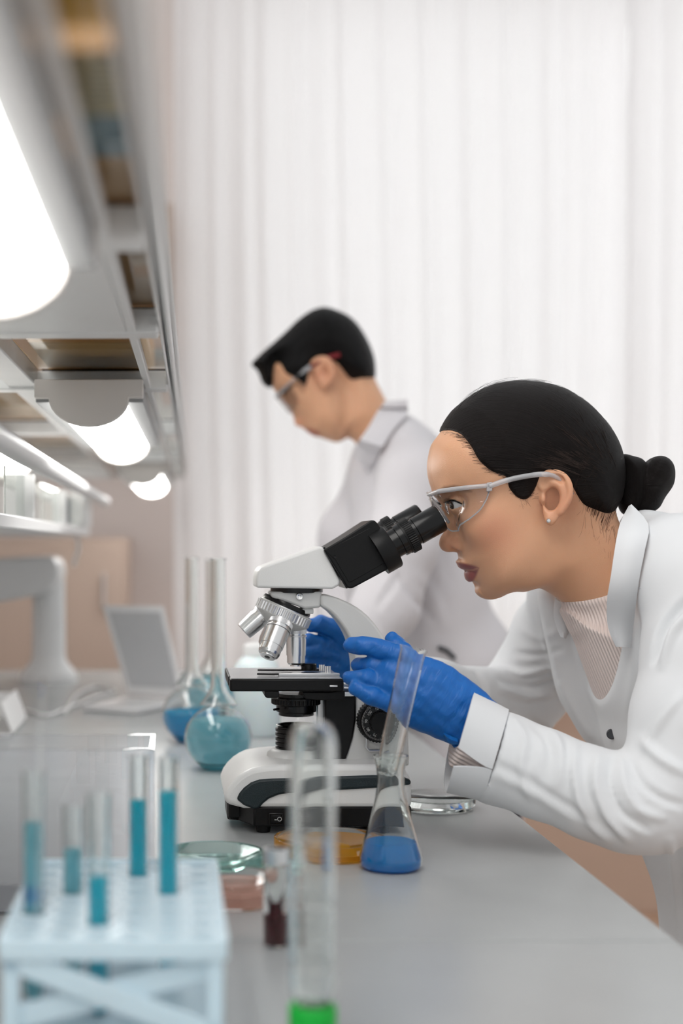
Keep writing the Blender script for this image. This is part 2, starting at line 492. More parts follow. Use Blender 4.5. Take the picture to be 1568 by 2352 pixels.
# sheer curtain cloth: half diffuse, half translucent
m = bpy.data.materials.new('curtain_cloth'); m.use_nodes = True; nt = m.node_tree; nt.nodes.clear()
o_ = nt.nodes.new('ShaderNodeOutputMaterial'); d_ = nt.nodes.new('ShaderNodeBsdfDiffuse'); t_ = nt.nodes.new('ShaderNodeBsdfTranslucent')
x_ = nt.nodes.new('ShaderNodeMixShader'); x_.inputs[0].default_value = 0.55
n_ = nt.nodes.new('ShaderNodeTexNoise'); n_.inputs['Scale'].default_value = 400
c_ = nt.nodes.new('ShaderNodeMix'); c_.data_type = 'RGBA'; c_.inputs[6].default_value = (0.88, 0.865, 0.87, 1); c_.inputs[7].default_value = (0.95, 0.935, 0.935, 1)
nt.links.new(n_.outputs[0], c_.inputs[0])
nt.links.new(c_.outputs[2], d_.inputs[0]); nt.links.new(c_.outputs[2], t_.inputs[0])
nt.links.new(d_.outputs[0], x_.inputs[1]); nt.links.new(t_.outputs[0], x_.inputs[2]); nt.links.new(x_.outputs[0], o_.inputs[0])
MATS['curtain_cloth'] = m

# ------------------------------------------------------------------ the setting
def struct(name, vf, m, **k):
    o = mobj(name, vf, m, **k); o['kind'] = 'structure'; return o
struct('floor', box(-2.6, 3.2, -1.0, 5.0, -0.05, 0.0), 'floor_vinyl', smooth=0)
YW = 4.80
wb = struct('wall_back', join(box(-2.6, 0.10, YW, YW+0.2, 0, 3.3), box(2.9, 3.2, YW, YW+0.2, 0, 3.3), box(0.10, 2.9, YW, YW+0.2, 3.05, 3.3)), 'wall_paint', smooth=0)
struct('trim_1', box(0.02, 3.0, YW-0.06, YW+0.2, 0.0, 0.74), 'panel_beige', smooth=0, bevel=0.004)
struct('wall_left', box(-2.8, -2.6, -1.0, 5.0, 0, 3.3), 'wall_paint', smooth=0)
wf = struct('window_1', join(box(0.10, 2.9, YW+0.02, YW+0.12, 0.74, 0.80), box(0.10, 0.16, YW+0.02, YW+0.12, 0.80, 3.05), box(2.84, 2.9, YW+0.02, YW+0.12, 0.80, 3.05),
                             box(0.16, 2.84, YW+0.02, YW+0.12, 2.99, 3.05)), 'white_plastic', smooth=0)
for k in (0.16, 1.515):
    mobj('pane', box(k, k+1.325, YW+0.06, YW+0.066, 0.80, 2.99), 'clear_glass', wf, smooth=0)

def curtain(x0, x1, Y, z0, z1, seed, label):
    rnd = random.Random(seed); n = int((x1-x0)/0.006); cols = []
    ph = 0.0
    for i in range(n+1):
        x = x0+(x1-x0)*i/n
        cols.append(x)
    waves = [(rnd.uniform(0.07, 0.12), rnd.uniform(0, 6.28), 0.011), (rnd.uniform(0.045, 0.06), rnd.uniform(0, 6.28), 0.0035), (rnd.uniform(0.2, 0.3), rnd.uniform(0, 6.28), 0.016)]
    rows = 9; V = []; Fc = []
    for r in range(rows):
        z = z1+(z0-z1)*r/(rows-1); g = 0.65+0.35*r/(rows-1)
        for x in cols:
            xx = x+0.012*math.sin(r*0.5+x*3)
            y = sum(a*math.sin(6.28318*xx/w+p+0.25*r*math.sin(p)) for w, p, a in waves)
            V.append((x, Y+g*y, z))
    for r in range(rows-1):
        for i in range(n):
            a = r*(n+1)+i; Fc.append([a, a+1, a+n+2, a+n+1])
    o = mobj('curtain', (V, Fc), 'curtain_cloth', None, smooth=180)
    return tag(o, label, 'curtain', 'sheer white curtains over the window')
curtain(0.00, 1.42, 4.50, 0.72, 3.02, 3, 'wide sheer white curtain hanging behind the man in the lab coat')
curtain(1.385, 2.75, 4.40, 0.72, 3.02, 8, 'sheer white curtain panel at the right edge of the photo')
rod = mobj('curtain_rod', tube([(-0.05, 4.50, 3.04), (2.85, 4.50, 3.04)], 0.013, 12), 'white_metal', None)
tag(rod, 'white rod carrying the sheer curtains at the window', 'curtain rod')

# ------------------------------------------------------------------ work bench
bench = thing('lab_bench', 'long grey laboratory bench carrying the microscope and glassware', 'bench', (-0.3, 2.0, 0))
for (a, b) in ((0.50, 1.144), (1.147, 2.45), (2.453, 3.60)):
    mobj('worktop_panel', box(-1.25, 0.40, a, b, BENCH-0.03, BENCH), 'bench_grey', bench, smooth=0, bevel=0.0012)
for y in (1.1435, 2.4495):
    mobj('seam_strip', box(-1.24, 0.39, y, y+0.004, BENCH-0.028, BENCH-0.0012), 'seam_dark', bench, smooth=0)
mobj('cabinet_body', box(-1.21, 0.33, 0.55, 3.56, 0.10, BENCH-0.03), 'white_metal', bench, smooth=0)
mobj('plinth', box(-1.15, 0.28, 0.6, 3.5, 0.0, 0.10), 'seam_dark', bench, smooth=0)
for i in range(5):
    y0 = 0.57+i*0.6
    d = mobj('cabinet_door', box(0.33, 0.348, y0, y0+0.585, 0.12, BENCH-0.05), 'white_metal', bench, smooth=0, bevel=0.002)
    mobj('handle', tube([(0.348, y0+0.5, 0.62), (0.372, y0+0.5, 0.62), (0.372, y0+0.5, 0.76), (0.348, y0+0.5, 0.76)], 0.005), 'satin_chrome', d)

# ------------------------------------------------------------------ cupboards on the back wall, left of the window
cab = thing('wall_cupboard', 'tan wall cupboard high on the back wall beside the curtain', 'cupboard', (-0.5, 4.6, CZ+0.62))
mobj('cabinet_body', box(-1.6, -0.005, 4.42, 4.80, CZ+0.60, CZ+1.05), 'cabinet_tan', cab, smooth=0, bevel=0.003)
for i in range(3):
    mobj('cabinet_door', box(-1.59+i*0.53, -1.59+i*0.53+0.52, 4.40, 4.42, CZ+0.615, CZ+1.04), 'cabinet_tan', cab, smooth=0, bevel=0.003)
mobj('light_pelmet', box(-1.6, -0.005, 4.41, 4.44, CZ+0.575, CZ+0.60), 'seam_dark', cab, smooth=0)
low = thing('floor_cupboard', 'tan panelled floor cupboard against the back wall behind the bench', 'cupboard', (-0.9, 4.6, 0))
mobj('cabinet_body', box(-2.2, -0.14, 4.36, 4.80, 0.0, CZ+0.02), 'cabinet_tan', low, smooth=0)
for i in range(4):
    for (z0, z1) in ((0.08, 0.80), (0.82, CZ+0.01)):
        d = mobj('cabinet_door', box(-2.19+i*0.513, -2.19+i*0.513+0.50, 4.335, 4.36, z0, z1), 'cabinet_tan', low, smooth=0, bevel=0.003)
        mobj('handle', tube([(-1.75+i*0.513, 4.335, z1-0.1), (-1.75+i*0.513, 4.31, z1-0.1), (-1.75+i*0.513, 4.31, z1-0.2), (-1.75+i*0.513, 4.335, z1-0.2)], 0.005), 'satin_chrome', d)
# ------------------------------------------------------------------ microscope
YC = 1.64
mic = thing('microscope', 'white and black binocular laboratory microscope on the grey bench', 'microscope', (PX(730, YC), YC, BENCH))
def mp(name, vf, m, par=None, **k): return mobj(name, vf, m, par if par is not None else mic, **k)
YN = 1.565; YF = 2*YC-YN
# base: black foot with a chamfered nose
zb0 = PZ(1899, YN); zb1 = PZ(1857, YN)
xl, xr = PX(522, 1.60), PX(945, YN); xc = PX(583, YN)
pl = [(xl, 1.605), (xl+0.012, 1.600), (xc, YN), (xr, YN), (xr, YF), (xc, YF), (xl+0.012, 2*YC-1.600), (xl, 2*YC-1.605)]
mp('base_foot', plan(pl, zb0, zb1+0.002), 'black_plastic', bevel=0.002)
for (fx, fy) in ((PX(598, YN)+0.004, YN+0.014), (xr-0.03, YN+0.014), (PX(598, YN)+0.004, YF-0.014), (xr-0.03, YF-0.014)):
    mp('rubber_foot', lathe([(0, BENCH+0.0005), (0.0075, BENCH+0.0005), (0.0088, zb0+0.001), (0, zb0+0.001)], 16, Matrix.Translation((fx, fy, 0))), 'black_gloss')
# white shell with arched front
sh = [(516, 1846), (516, 1828), (523, 1811), (533, 1797), (547, 1783), (562, 1773), (579, 1765), (610, 1759.6), (640, 1757), (900, 1757), (930, 1766), (941, 1785), (946, 1803), (946, 1857), (560, 1858), (530, 1850)]
mp('base_shell', prism(pxpoly(sh, YN), YN, YF), 'scope_white', bevel=0.006, bseg=3)
ins = [(543, 1836), (550, 1822), (560, 1810), (576, 1798), (595, 1791), (625, 1789), (658, 1788), (760, 1784), (856, 1781), (920, 1782), (944, 1792), (944, 1803), (900, 1806), (856, 1811), (780, 1815), (717, 1819), (665, 1822), (640, 1826), (618, 1835), (604, 1846), (595, 1857), (583, 1859), (560, 1850)]
mp('base_insert', prism(pxpoly(ins, YN-0.0025), YN-0.003, YF+0.003), 'scope_insert', bevel=0.003, bseg=3)
mp('nose_block', box(PX(524, 1.60), PX(560, 1.60), 1.598, 2*YC-1.598, PZ(1882, 1.60), PZ(1843, 1.60)), 'black_plastic', bevel=0.003)
# switch with its marks
sx0, sx1, sz0, sz1 = PX(616, YN), PX(650, YN), PZ(1894, YN), PZ(1866, YN)
sw = mp('power_switch', box(sx0, sx1, YN-0.003, YN+0.004, sz0, sz1), 'black_gloss', bevel=0.001)
mp('rocker', prism([(sx0+0.0025, sz0+0.0025), (sx1-0.0025, sz0+0.0025), (sx1-0.0025, sz1-0.0025), (sx0+0.0025, sz1-0.0025)], YN-0.0048, YN-0.002), 'black_plastic', sw, bevel=0.0008)
RX = Matrix.Rotation(math.pi/2, 4, 'X')
text('switch_mark', 'O', 0.0068, Matrix.Translation((PX(641, YN), YN-0.005, PZ(1880, YN))) @ RX, 'print_white', sw)
mp('switch_mark', box(PX(629.5, YN), PX(635, YN), YN-0.0053, YN-0.0047, PZ(1882, YN), PZ(1880, YN)), 'print_white', sw, smooth=0)
# illuminator collar on a white mound
Mi = Matrix.Translation((PX(680, YC), YC, PZ(1757, YN)))
mp('lamp_mound', lathe([(0.034, -0.002), (0.033, 0.003), (0.027, 0.007), (0.0245, 0.008), (0, 0.008)], 40, Mi), 'scope_white', smooth=60)
pr = [(0, 0.006), (0.0235, 0.006)]
for k in range(5):
    z = 0.007+k*0.0052; pr += [(0.0238, z), (0.0238, z+0.003), (0.0212, z+0.0034), (0.0212, z+0.0048)]
pr += [(0.0235, 0.034), (0.0215, 0.035), (0.0205, 0.033), (0.0205, 0.028), (0, 0.028)]
mp('illuminator', lathe(pr, 48, Mi), 'black_gloss', smooth=40)
mp('illuminator_lens', lathe([(0.0203, 0.0275), (0.0203, 0.0295), (0.012, 0.0315), (0, 0.032)], 40, Mi), 'clear_glass', smooth=60)
# arm
YA = 1.612
outer = [(736, 1366), (765, 1370), (800, 1384), (830, 1402), (856, 1427), (880, 1460), (900, 1497), (916, 1540), (927, 1590), (934, 1650), (938, 1700), (940, 1760)]
inner = [(786, 1760), (800, 1720), (809, 1690), (815, 1650), (817, 1600), (817, 1540), (812, 1500), (800, 1462), (780, 1430), (758, 1406), (736, 1392)]
mp('arm', prism(pxpoly([tuple(q) for q in cr(outer, 3)]+[tuple(q) for q in cr(inner, 3)], YA), YA, 2*YC-YA), 'scope_grey', bevel=0.0035, bseg=3)
inl = [(760, 1408), (782, 1432), (801, 1463), (813, 1500), (818, 1545), (812, 1545), (806, 1502), (795, 1466), (777, 1436), (756, 1411)]
fp = [(744, 1592), (816, 1586), (816, 1650), (809, 1692), (798, 1728), (785, 1761), (736, 1761), (738, 1700), (745, 1660)]
mp('front_column', prism(pxpoly(fp, YA+0.002), YA-0.003, 2*YC-YA+0.003), 'black_plastic', bevel=0.002)
mp('slide_rail', box(PX(727, YC), PX(742, YC), YC-0.009, YC+0.009, PZ(1690, YC), PZ(1592, YC)), 'satin_chrome', bevel=0.001)
# focus knob with numbered dial (near side), plain knob on the far side
def knob(sgn):
    y0 = YC+sgn*(YC-YA)
    M = frame((PX(873, 1.59), y0, PZ(1659, 1.59)), (0, sgn, 0), (0, 0, 1))
    kb = mp('focus_knob', gear(0.0240, 0.0010, 0.0, 0.016, 40, M), 'black_plastic', smooth=0)
    mp('dial', lathe([(0.0212, 0.012), (0.0212, 0.0185), (0.0205, 0.0195), (0.0125, 0.0205), (0.012, 0.0205), (0, 0.0205)], 48, M), 'black_gloss', kb, smooth=40)
    mp('fine_knob', gear(0.0118, 0.0006, 0.0200, 0.034, 30, M), 'black_plastic', kb, smooth=0)
    if sgn < 0:
        tk = []
        for i in range(100):
            a = 2*math.pi*i/100; l = 0.0028 if i % 5 == 0 else 0.0017
            b = box(0.0204-l, 0.0204, -0.00013, 0.00013, 0.0194, 0.0199)
            tk.append(xf(b, M @ Matrix.Rotation(a, 4, 'Z')))
        mp('dial_ticks', join(*tk), 'print_white', kb, smooth=0)
        for i in range(10):
            a = math.radians(140)+2*math.pi*i/10
            T = Matrix.Translation((PX(873, 1.59)+0.0152*math.cos(a), y0-0.0207, PZ(1659, 1.59)+0.0152*math.sin(a))) @ RX @ Matrix.Rotation(a-math.pi/2, 4, 'Z')
            text('dial_number', str(100-10*i), 0.0042, T, 'print_white', kb)
knob(-1); knob(1)
lp = [P(843, 1690, 1.607), P(841, 1716, 1.607), P(848, 1724, 1.607), P(885, 1724, 1.607)]
mp('cable_clip', tube(lp, 0.0017, 8), 'satin_chrome')
# head, ring and nosepiece block
YH = 1.604
hd = [(588, 1350), (588, 1330), (591, 1314), (599, 1304), (612, 1298), (733, 1255), (742, 1257), (781, 1334), (779, 1345), (763, 1353)]
mp('head', prism(pxpoly(hd, YH), YH, 2*YC-YH), 'scope_white', bevel=0.006, bseg=4)
Mh = Matrix.Translation((PX(681, YC), YC, 0))
mp('lock_ring', lathe([(0, PZ(1360, YC)), (0.0298, PZ(1360, YC)), (0.0298, PZ(1350, YC)), (0, PZ(1350, YC))], 48, Mh), 'black_gloss')
nb = [(620, 1359), (740, 1359), (736, 1396), (700, 1399), (665, 1386), (623, 1372)]
mp('nosepiece_block', prism(pxpoly(nb, 1.615), 1.615, 2*YC-1.615), 'scope_grey', bevel=0.003, bseg=3)
Ms = frame(P(687, 1370, 1.615), (0, -1, 0), (0, 0, 1))
scr = mp('lock_screw', lathe([(0, -0.001), (0.0042, -0.001), (0.0042, 0.002), (0.0034, 0.0032), (0.0015, 0.0028), (0, 0.0018)], 24, Ms), 'chrome', smooth=40)
mp('mount_plate', box(PX(690, YC), PX(716, YC), YC-0.02, YC+0.02, PZ(1408, YC), PZ(1396, YC)), 'scope_grey', bevel=0.001)
# turret and objectives, all axes meet in one point
s_ = YC/F
O = P(680, 1342, YC); th = math.radians(24)
ax = Vector((-math.sin(th), 0, -math.cos(th))); u = Vector((math.cos(th), 0, -math.sin(th)))
Mt = frame(O, ax)
q = lambda v: v*s_
tur = mp('turret', lathe([(0, q(56)), (q(40), q(56)), (q(60), q(58)), (q(60), q(62)), (0, q(62))], 48, Mt), 'satin_chrome', smooth=40)
mp('turret_plate', lathe([(0, q(46)), (q(56), q(47)), (q(58), q(52)), (q(58), q(57)), (0, q(57))], 48, Mt), 'black_gloss', tur, smooth=40)
mp('knurled_ring', gear(q(66), q(2.2), q(62), q(82), 44, Mt), 'satin_chrome', tur, smooth=0)
mp('turret_rim', lathe([(0, q(60.5)), (q(62), q(60.5)), (q(66.5), q(62)), (q(66.5), q(63.5)), (0, q(63.5))], 48, Mt), 'scope_grey', tur, smooth=40)
mp('turret_cone', lathe([(0, q(80)), (q(64), q(80)), (q(64), q(84)), (q(52), q(95)), (q(36), q(104)), (0, q(106))], 48, Mt), 'scope_grey', tur, smooth=40)
def objective(phi, prof, band=None, dark=False):
    d = ax*math.cos(th)+(u*math.cos(phi)+Vector((0, -1, 0))*math.sin(phi))*math.sin(th)
    M = frame(O, d)
    ob = mp('objective', lathe([(r*s_, t*s_) for r, t in prof], 44, M), 'chrome', smooth=14)
    mp('knurl', gear(q(band[2]), q(0.8), q(band[0]), q(band[1]), 60, M), 'satin_chrome', ob, smooth=0)
    mp('color_ring', lathe([(q(band[2]-1), q(band[3])), (q(band[2]+.3), q(band[3]+.4)), (q(band[2]+.3), q(band[3]+3)), (q(band[2]-1), q(band[3]+3.4))], 44, M), band[4], ob)
    mp('front_lens', lathe([(q(7), q(prof[-1][1]-0.4)), (q(6), q(prof[-1][1]+0.8)), (0, q(prof[-1][1]+1.2))], 24, M), 'black_gloss', ob)
    return ob
objective(0, [(0, 90), (22, 90), (22, 100), (23, 100), (23, 114), (21, 114), (21, 121), (22, 121), (22, 126), (23, 126), (22.5, 163), (21, 163), (21, 180), (18, 184), (14, 184), (14, 188), (0, 188)], (101, 113, 23.8, 117, 'satin_chrome'))
objective(math.pi, [(0, 88), (24, 88), (24, 106), (22, 107), (22, 118), (23.5, 118), (21.5, 160), (20, 162), (18.5, 162), (18.5, 158), (0, 158)], (94, 107, 25.0, 89, 'red_ring'))
objective(math.pi*0.5, [(0, 92), (26, 92), (26, 100), (28, 100), (28, 113), (26, 113), (26, 118), (28, 118), (28, 122), (27, 122), (26.5, 164), (25, 164), (25, 180), (23, 186), (18, 190), (18, 192), (15, 193), (0, 193)], (101, 112, 29.0, 119, 'satin_chrome'))
objective(math.pi*1.5, [(0, 92), (25, 92), (25, 116), (23, 117), (23, 158), (20, 172), (14, 180), (0, 180)], (101, 112, 25.8, 116, 'satin_chrome'))
# binocular body and eyepieces
ang = math.radians(29.5); e = Vector((math.cos(ang), 0, math.sin(ang)))
YB = 1.598
bb = [(743, 1263), (790, 1235), (852, 1195), (860, 1195), (868, 1203), (917, 1283), (917, 1291), (905, 1300), (812, 1350), (803, 1352), (796, 1349), (778, 1318)]
mp('binocular_body', prism(pxpoly(bb, YB), YB, 2*YC-YB), 'black_plastic', bevel=0.009, bseg=5)
cv = [(748, 1266), (850, 1212), (859, 1216), (888, 1262), (893, 1287), (806, 1337), (800, 1337), (770, 1286)]
mp('cover_plate', prism(pxpoly(cv, YB-0.0005), YB-0.0006, YB+0.01), 'black_plastic', bevel=0.0004)
jn = [(741, 1258), (746, 1256), (802, 1350), (795, 1352)]
mp('joint_gap', prism(pxpoly(jn, YH+0.001), YH+0.002, 2*YC-YH-0.002), 'black_gloss', smooth=0)
for (a, b) in ((769, 1279), (855, 1232)):
    mp('cover_screw', lathe([(0, -0.0005), (0.0016, -0.0005), (0.0016, 0.0006), (0.0008, 0.0003), (0, 0.0003)], 14, frame(P(a, b, YB-0.0008), (0, -1, 0), (0, 0, 1))), 'black_gloss', smooth=40)
Lx, Lz = PX(885, YB+0.018), PZ(1259, YB+0.018)
for sg in (-1, 1):
    y = YC+sg*0.0305
    M = frame((Lx-(0.010 if sg > 0 else 0), y, Lz+(0.003 if sg > 0 else 0)), e)
    mp('end_cap', lathe([(0, -0.012), (0.0262, -0.012), (0.0262, 0.005), (0.0250, 0.0065), (0, 0.0065)], 44, M), 'black_plastic', smooth=40)
    ep = mp('eyepiece', lathe([(0, 0.004), (0.0165, 0.004), (0.0165, 0.016), (0.0185, 0.0163), (0.0185, 0.026), (0, 0.026)], 40, M), 'black_gloss', smooth=40)
    mp('diopter_ring', gear(0.0205, 0.0006, 0.025, 0.034, 50, M), 'black_plastic', ep, smooth=0)
    mp('scale_ring', lathe([(0, 0.0225), (0.0192, 0.0225), (0.0192, 0.0255), (0, 0.0255)], 40, M), 'black_plastic', ep)
    mp('eyecup', lathe([(0, 0.033), (0.0152, 0.033), (0.0152, 0.038), (0.0160, 0.0385), (0.0160, 0.068), (0.0150, 0.0695), (0.0118, 0.0695), (0.0112, 0.067), (0.0112, 0.062), (0, 0.062)], 44, M), 'black_gloss', ep, smooth=40)
    mp('eye_lens', lathe([(0.0110, 0.0625), (0.0110, 0.064), (0.006, 0.0655), (0, 0.066)], 30, M), 'clear_glass', ep, smooth=60)
# stage
YS = 1.570; zs = PZ(1560, YS)
st = mp('stage', prism([(PX(528, YS), zs-0.0135), (PX(789, YS), zs-0.0135), (PX(789, YS), zs), (PX(528, YS), zs)], YS, 2*YC-YS), 'black_plastic', bevel=0.0018)
mp('stage_surface', box(PX(531, YS), PX(786, YS), YS+0.003, 2*YC-YS-0.003, zs-0.001, zs+0.0006), pm('stage_sheen', srgb(158, 160, 162), 0.2, var=0.05), st, smooth=0)  # black stage top: its bright grazing reflection is painted in as light grey
mp('stage_lip', box(PX(521, 1.64), PX(528, 1.64), 1.60, 1.71, zs-0.010, zs+0.0003), 'black_plastic', st, bevel=0.001)
mp('stage_bracket', prism(pxpoly([(608, 1588), (641, 1588), (641, 1601), (636, 1604), (613, 1604), (608, 1600)], YS), YS+0.001, YS+0.06), 'black_plastic', st, bevel=0.001)
mp('stage_bracket', prism(pxpoly([(692, 1588), (752, 1588), (790, 1584), (790, 1606), (735, 1607), (700, 1604)], YS+0.02), YS+0.012, YS+0.09), 'black_plastic', st, bevel=0.001)
zt = zs+0.0006
sl = mp('glass_slide', box(PX(648, 1.62), PX(735, 1.62), 1.61, 1.636, zt, zt+0.0011), 'green_glass', smooth=0)
mp('cover_slip', box(PX(672, 1.62), PX(705, 1.62), 1.613, 1.633, zt+0.0011, zt+0.0014), 'clear_glass', sl, smooth=0)
ch = mp('slide_holder', plan([(PX(640, 1.60), 1.600), (PX(780, 1.60), 1.600), (PX(780, 1.60), 1.606), (PX(765, 1.60), 1.622), (PX(720, 1.60), 1.6085), (PX(640, 1.60), 1.6085)], zt, zt+0.003), 'satin_chrome', bevel=0.0005)
mp('holder_arm', plan([(PX(600, 1.60), 1.6065), (PX(590, 1.60), 1.603), (PX(620, 1.60), 1.600), (PX(645, 1.60), 1.6005), (PX(645, 1.60), 1.607)], zt+0.001, zt+0.003), 'black_gloss', ch, bevel=0.0004)
mp('holder_arm', plan([(PX(600, 1.66), 1.6565), (PX(590, 1.66), 1.653), (PX(640, 1.66), 1.651), (PX(735, 1.66), 1.652), (PX(735, 1.66), 1.658)], zt+0.001, zt+0.003), 'black_gloss', ch, bevel=0.0004)
mp('holder_block', lathe([(0, zt+0.003), (0.009, zt+0.003), (0.009, zt+0.0095), (0.008, zt+0.0105), (0, zt+0.0105)], 24, Matrix.Translation((PX(712, 1.63), 1.645, 0))), 'black_gloss', ch, smooth=40)
for (a, y) in ((739, 1.628), (753, 1.608)):
    mp('thumb_screw', gear(0.0033, 0.0004, zt+0.003, zt+0.0105, 16, Matrix.Translation((PX(a, y), y, 0))), 'chrome', ch, smooth=0)
mp('slide_guide', prism(pxpoly([(757, 1574), (775, 1574), (775, 1578), (757, 1578)], YS-0.001), YS-0.0012, YS+0.004), 'satin_chrome', st, bevel=0.0003)
for (a, b, c, d) in ((777, 812, 1590, 1599), (788, 812, 1568, 1574), (788, 806, 1577, 1582)):
    mp('stage_rack', box(PX(a, 1.60), PX(b, 1.60), 1.597, 1.604, PZ(d, 1.60), PZ(c, 1.60)), 'satin_chrome', st, bevel=0.0004)
# condenser
Mc = Matrix.Translation((PX(680, YC), YC, 0)); zc = lambda py: PZ(py, YC)
mp('condenser', lathe([(0, zc(1592)), (0.021, zc(1592)), (0.021, zc(1600)), (0.0278, zc(1601)), (0.0278, zc(1616)), (0.026, zc(1618)), (0.0228, zc(1619)), (0.0228, zc(1633)), (0.020, zc(1635)), (0.020, zc(1642)), (0.0185, zc(1643)), (0.0165, zc(1641)), (0, zc(1640))], 44, Mc), 'black_gloss', smooth=40)
mp('condenser_ring', gear(0.0285, 0.0008, zc(1615), zc(1604), 40, Mc), 'black_plastic', smooth=0)
mp('iris_lever', tube([P(640, 1628, 1.62), P(629, 1630, 1.612)], 0.0013), 'black_gloss')
# ------------------------------------------------------------------ glassware
def wallprof(outer, th, zin):
    """closed glass wall: outer profile bottom to top, then inner wall back down"""
    inn = [(max(r-th, 0.0), max(z, zin)) for r, z in outer if r-th > 0 and z > zin]
    return outer+inn[::-1]+[(0, zin)]
def rint(prof, z):
    """radius of a profile at height z"""
    for (r0, z0), (r1, z1) in zip(prof[:-1], prof[1:]):
        if z0 <= z <= z1 and z1 > z0: return r0+(r1-r0)*(z-z0)/(z1-z0)
    return prof[-1][0]
def fluid(outer, th, zin, zl, men=0.0006, n=14):
    """liquid body that fills the inside of a wall up to zl"""
    p = [(0, zin+0.0002)]
    for i in range(n+1):
        z = zin+0.0002+(zl-zin-0.0002)*i/n
        r = rint(outer, max(z, zin))-th-0.0002
        p.append((max(r, 0.0005), z))
    r = p[-1][0]
    p += [(r-0.001, zl-men), (0, zl-men)]
    return p
liquid('blue_water_pale', (0.05, 0.80, 0.92, 1), 5, ior=1.10, turb=0.62, milk=(0.34, 0.82, 1.0, 1))
liquid('blue_water_deep', (0.0, 0.82, 0.93, 1), 55, ior=1.12, turb=0.8, milk=(0.0, 0.58, 1.0, 1))
liquid('blue_water_tube', (0.03, 0.76, 0.88, 1), 60, ior=1.12, turb=0.55, milk=(0.34, 0.85, 1.0, 1))
liquid('blue_water_mid', (0.0, 0.90, 0.98, 1), 170, ior=1.12, turb=0.88, milk=(0.0, 0.82, 1.0, 1))
liquid('blue_water_strong', (0.0, 0.82, 0.98, 1), 90, ior=1.12, turb=0.88, milk=(0.0, 0.42, 1.0, 1))
liquid('orange_agar', (1.0, 0.68, 0.10, 1), 22, turb=0.5, milk=(1.0, 0.50, 0.04, 1))
liquid('teal_film', (0.40, 0.95, 0.88, 1), 14, turb=0.12)
liquid('coral_film', (1.0, 0.62, 0.52, 1), 10, turb=0.5, milk=(1.0, 0.62, 0.52, 1))
liquid('dark_red', (0.20, 0.0, 0.01, 1), 120, turb=0.55)

# long-necked round flasks
def volumetric(px, Yc, neck_px, top_py, zfill, liq, label):
    sc = F/Yc; x = PX(px, Yc)
    R = 0.0475
    prof = [(0, 0.0), (0.022, 0.0)]
    for i in range(1, 15):
        a = math.radians(-60+i*9.6); prof.append((R*math.cos(a), 0.0435+R*math.sin(a)*0.96))
    prof += [(0.0265, 0.0905), (0.0185, 0.1010), (0.0135, 0.1090), (0.0112, 0.1160), (0.0104, 0.1250)]
    H = PZ(top_py, Yc)-BENCH
    prof += [(0.0102, H-0.004), (0.0108, H-0.002), (0.0118, H-0.0008), (0.0114, H)]
    prof = [(r, z) for i, (r, z) in enumerate(prof)]
    t = thing('volumetric_flask', label, 'flask', (x, Yc, BENCH), 'long-necked round flasks')
    M = Matrix.Translation((x, Yc, BENCH+0.0004))
    mobj('glass_body', lathe(wallprof(prof, 0.0014, 0.0016), 56, M), 'clear_glass', t, smooth=60)
    mobj('liquid', lathe(fluid(prof, 0.0014, 0.0016, zfill), 48, M), liq, t, smooth=60)
    return t
volumetric(501, 2.02, 511, 1283, 0.0690, 'blue_water_pale', 'round long-necked flask of pale blue liquid nearest the microscope stage')
volumetric(440, 2.30, 440, 1281, 0.0480, 'blue_water_deep', 'round long-necked flask a quarter full of deep blue liquid')
volumetric(487, 2.55, 487, 1286, 0.0800, 'blue_water_pale', 'rearmost long-necked round flask, pale blue liquid, half hidden by the other two')

# conical flask with blue liquid and a tilted empty cylinder standing in it
Yk = 1.40; xk = PX(897, Yk)
t = thing('conical_flask', 'small conical flask of bright blue liquid on the front of the bench', 'flask', (xk, Yk, BENCH))
kp = [(0, 0), (0.0245, 0), (0.0292, 0.0028), (0.0310, 0.0075), (0.0306, 0.0120), (0.0262, 0.0270), (0.0200, 0.0480), (0.0152, 0.0680), (0.0133, 0.0800), (0.0131, 0.0880), (0.0142, 0.0990), (0.0165, 0.1080), (0.0172, 0.1092), (0.0168, 0.1100)]
M = Matrix.Translation((xk, Yk, BENCH+0.0004))
mobj('glass_body', lathe(wallprof(kp, 0.0015, 0.0018), 56, M), 'clear_glass', t, smooth=60)
mobj('liquid', lathe(fluid(kp, 0.0015, 0.0018, 0.0265), 48, M), 'blue_water_strong', t, smooth=60)
tb0 = Vector((xk-0.0050, Yk, BENCH+0.0905)); tb1 = Vector((PX(950, 1.40), 1.40, PZ(1487, 1.40)))
d = tb1-tb0; Lt = d.length
tp = [(0, 0.0), (0.0062, 0.0010), (0.0098, 0.0045), (0.0108, 0.010), (0.0112, 0.03), (0.0126, Lt-0.004), (0.0136, Lt-0.0015), (0.0138, Lt)]
cyl = mobj('glass_tube', lathe(wallprof(tp, 0.0013, 0.0022), 48, frame(tb0, d)), 'clear_glass', None, smooth=60)
tag(cyl, 'empty clear glass tube leaning out of the conical flask neck', 'test tube')

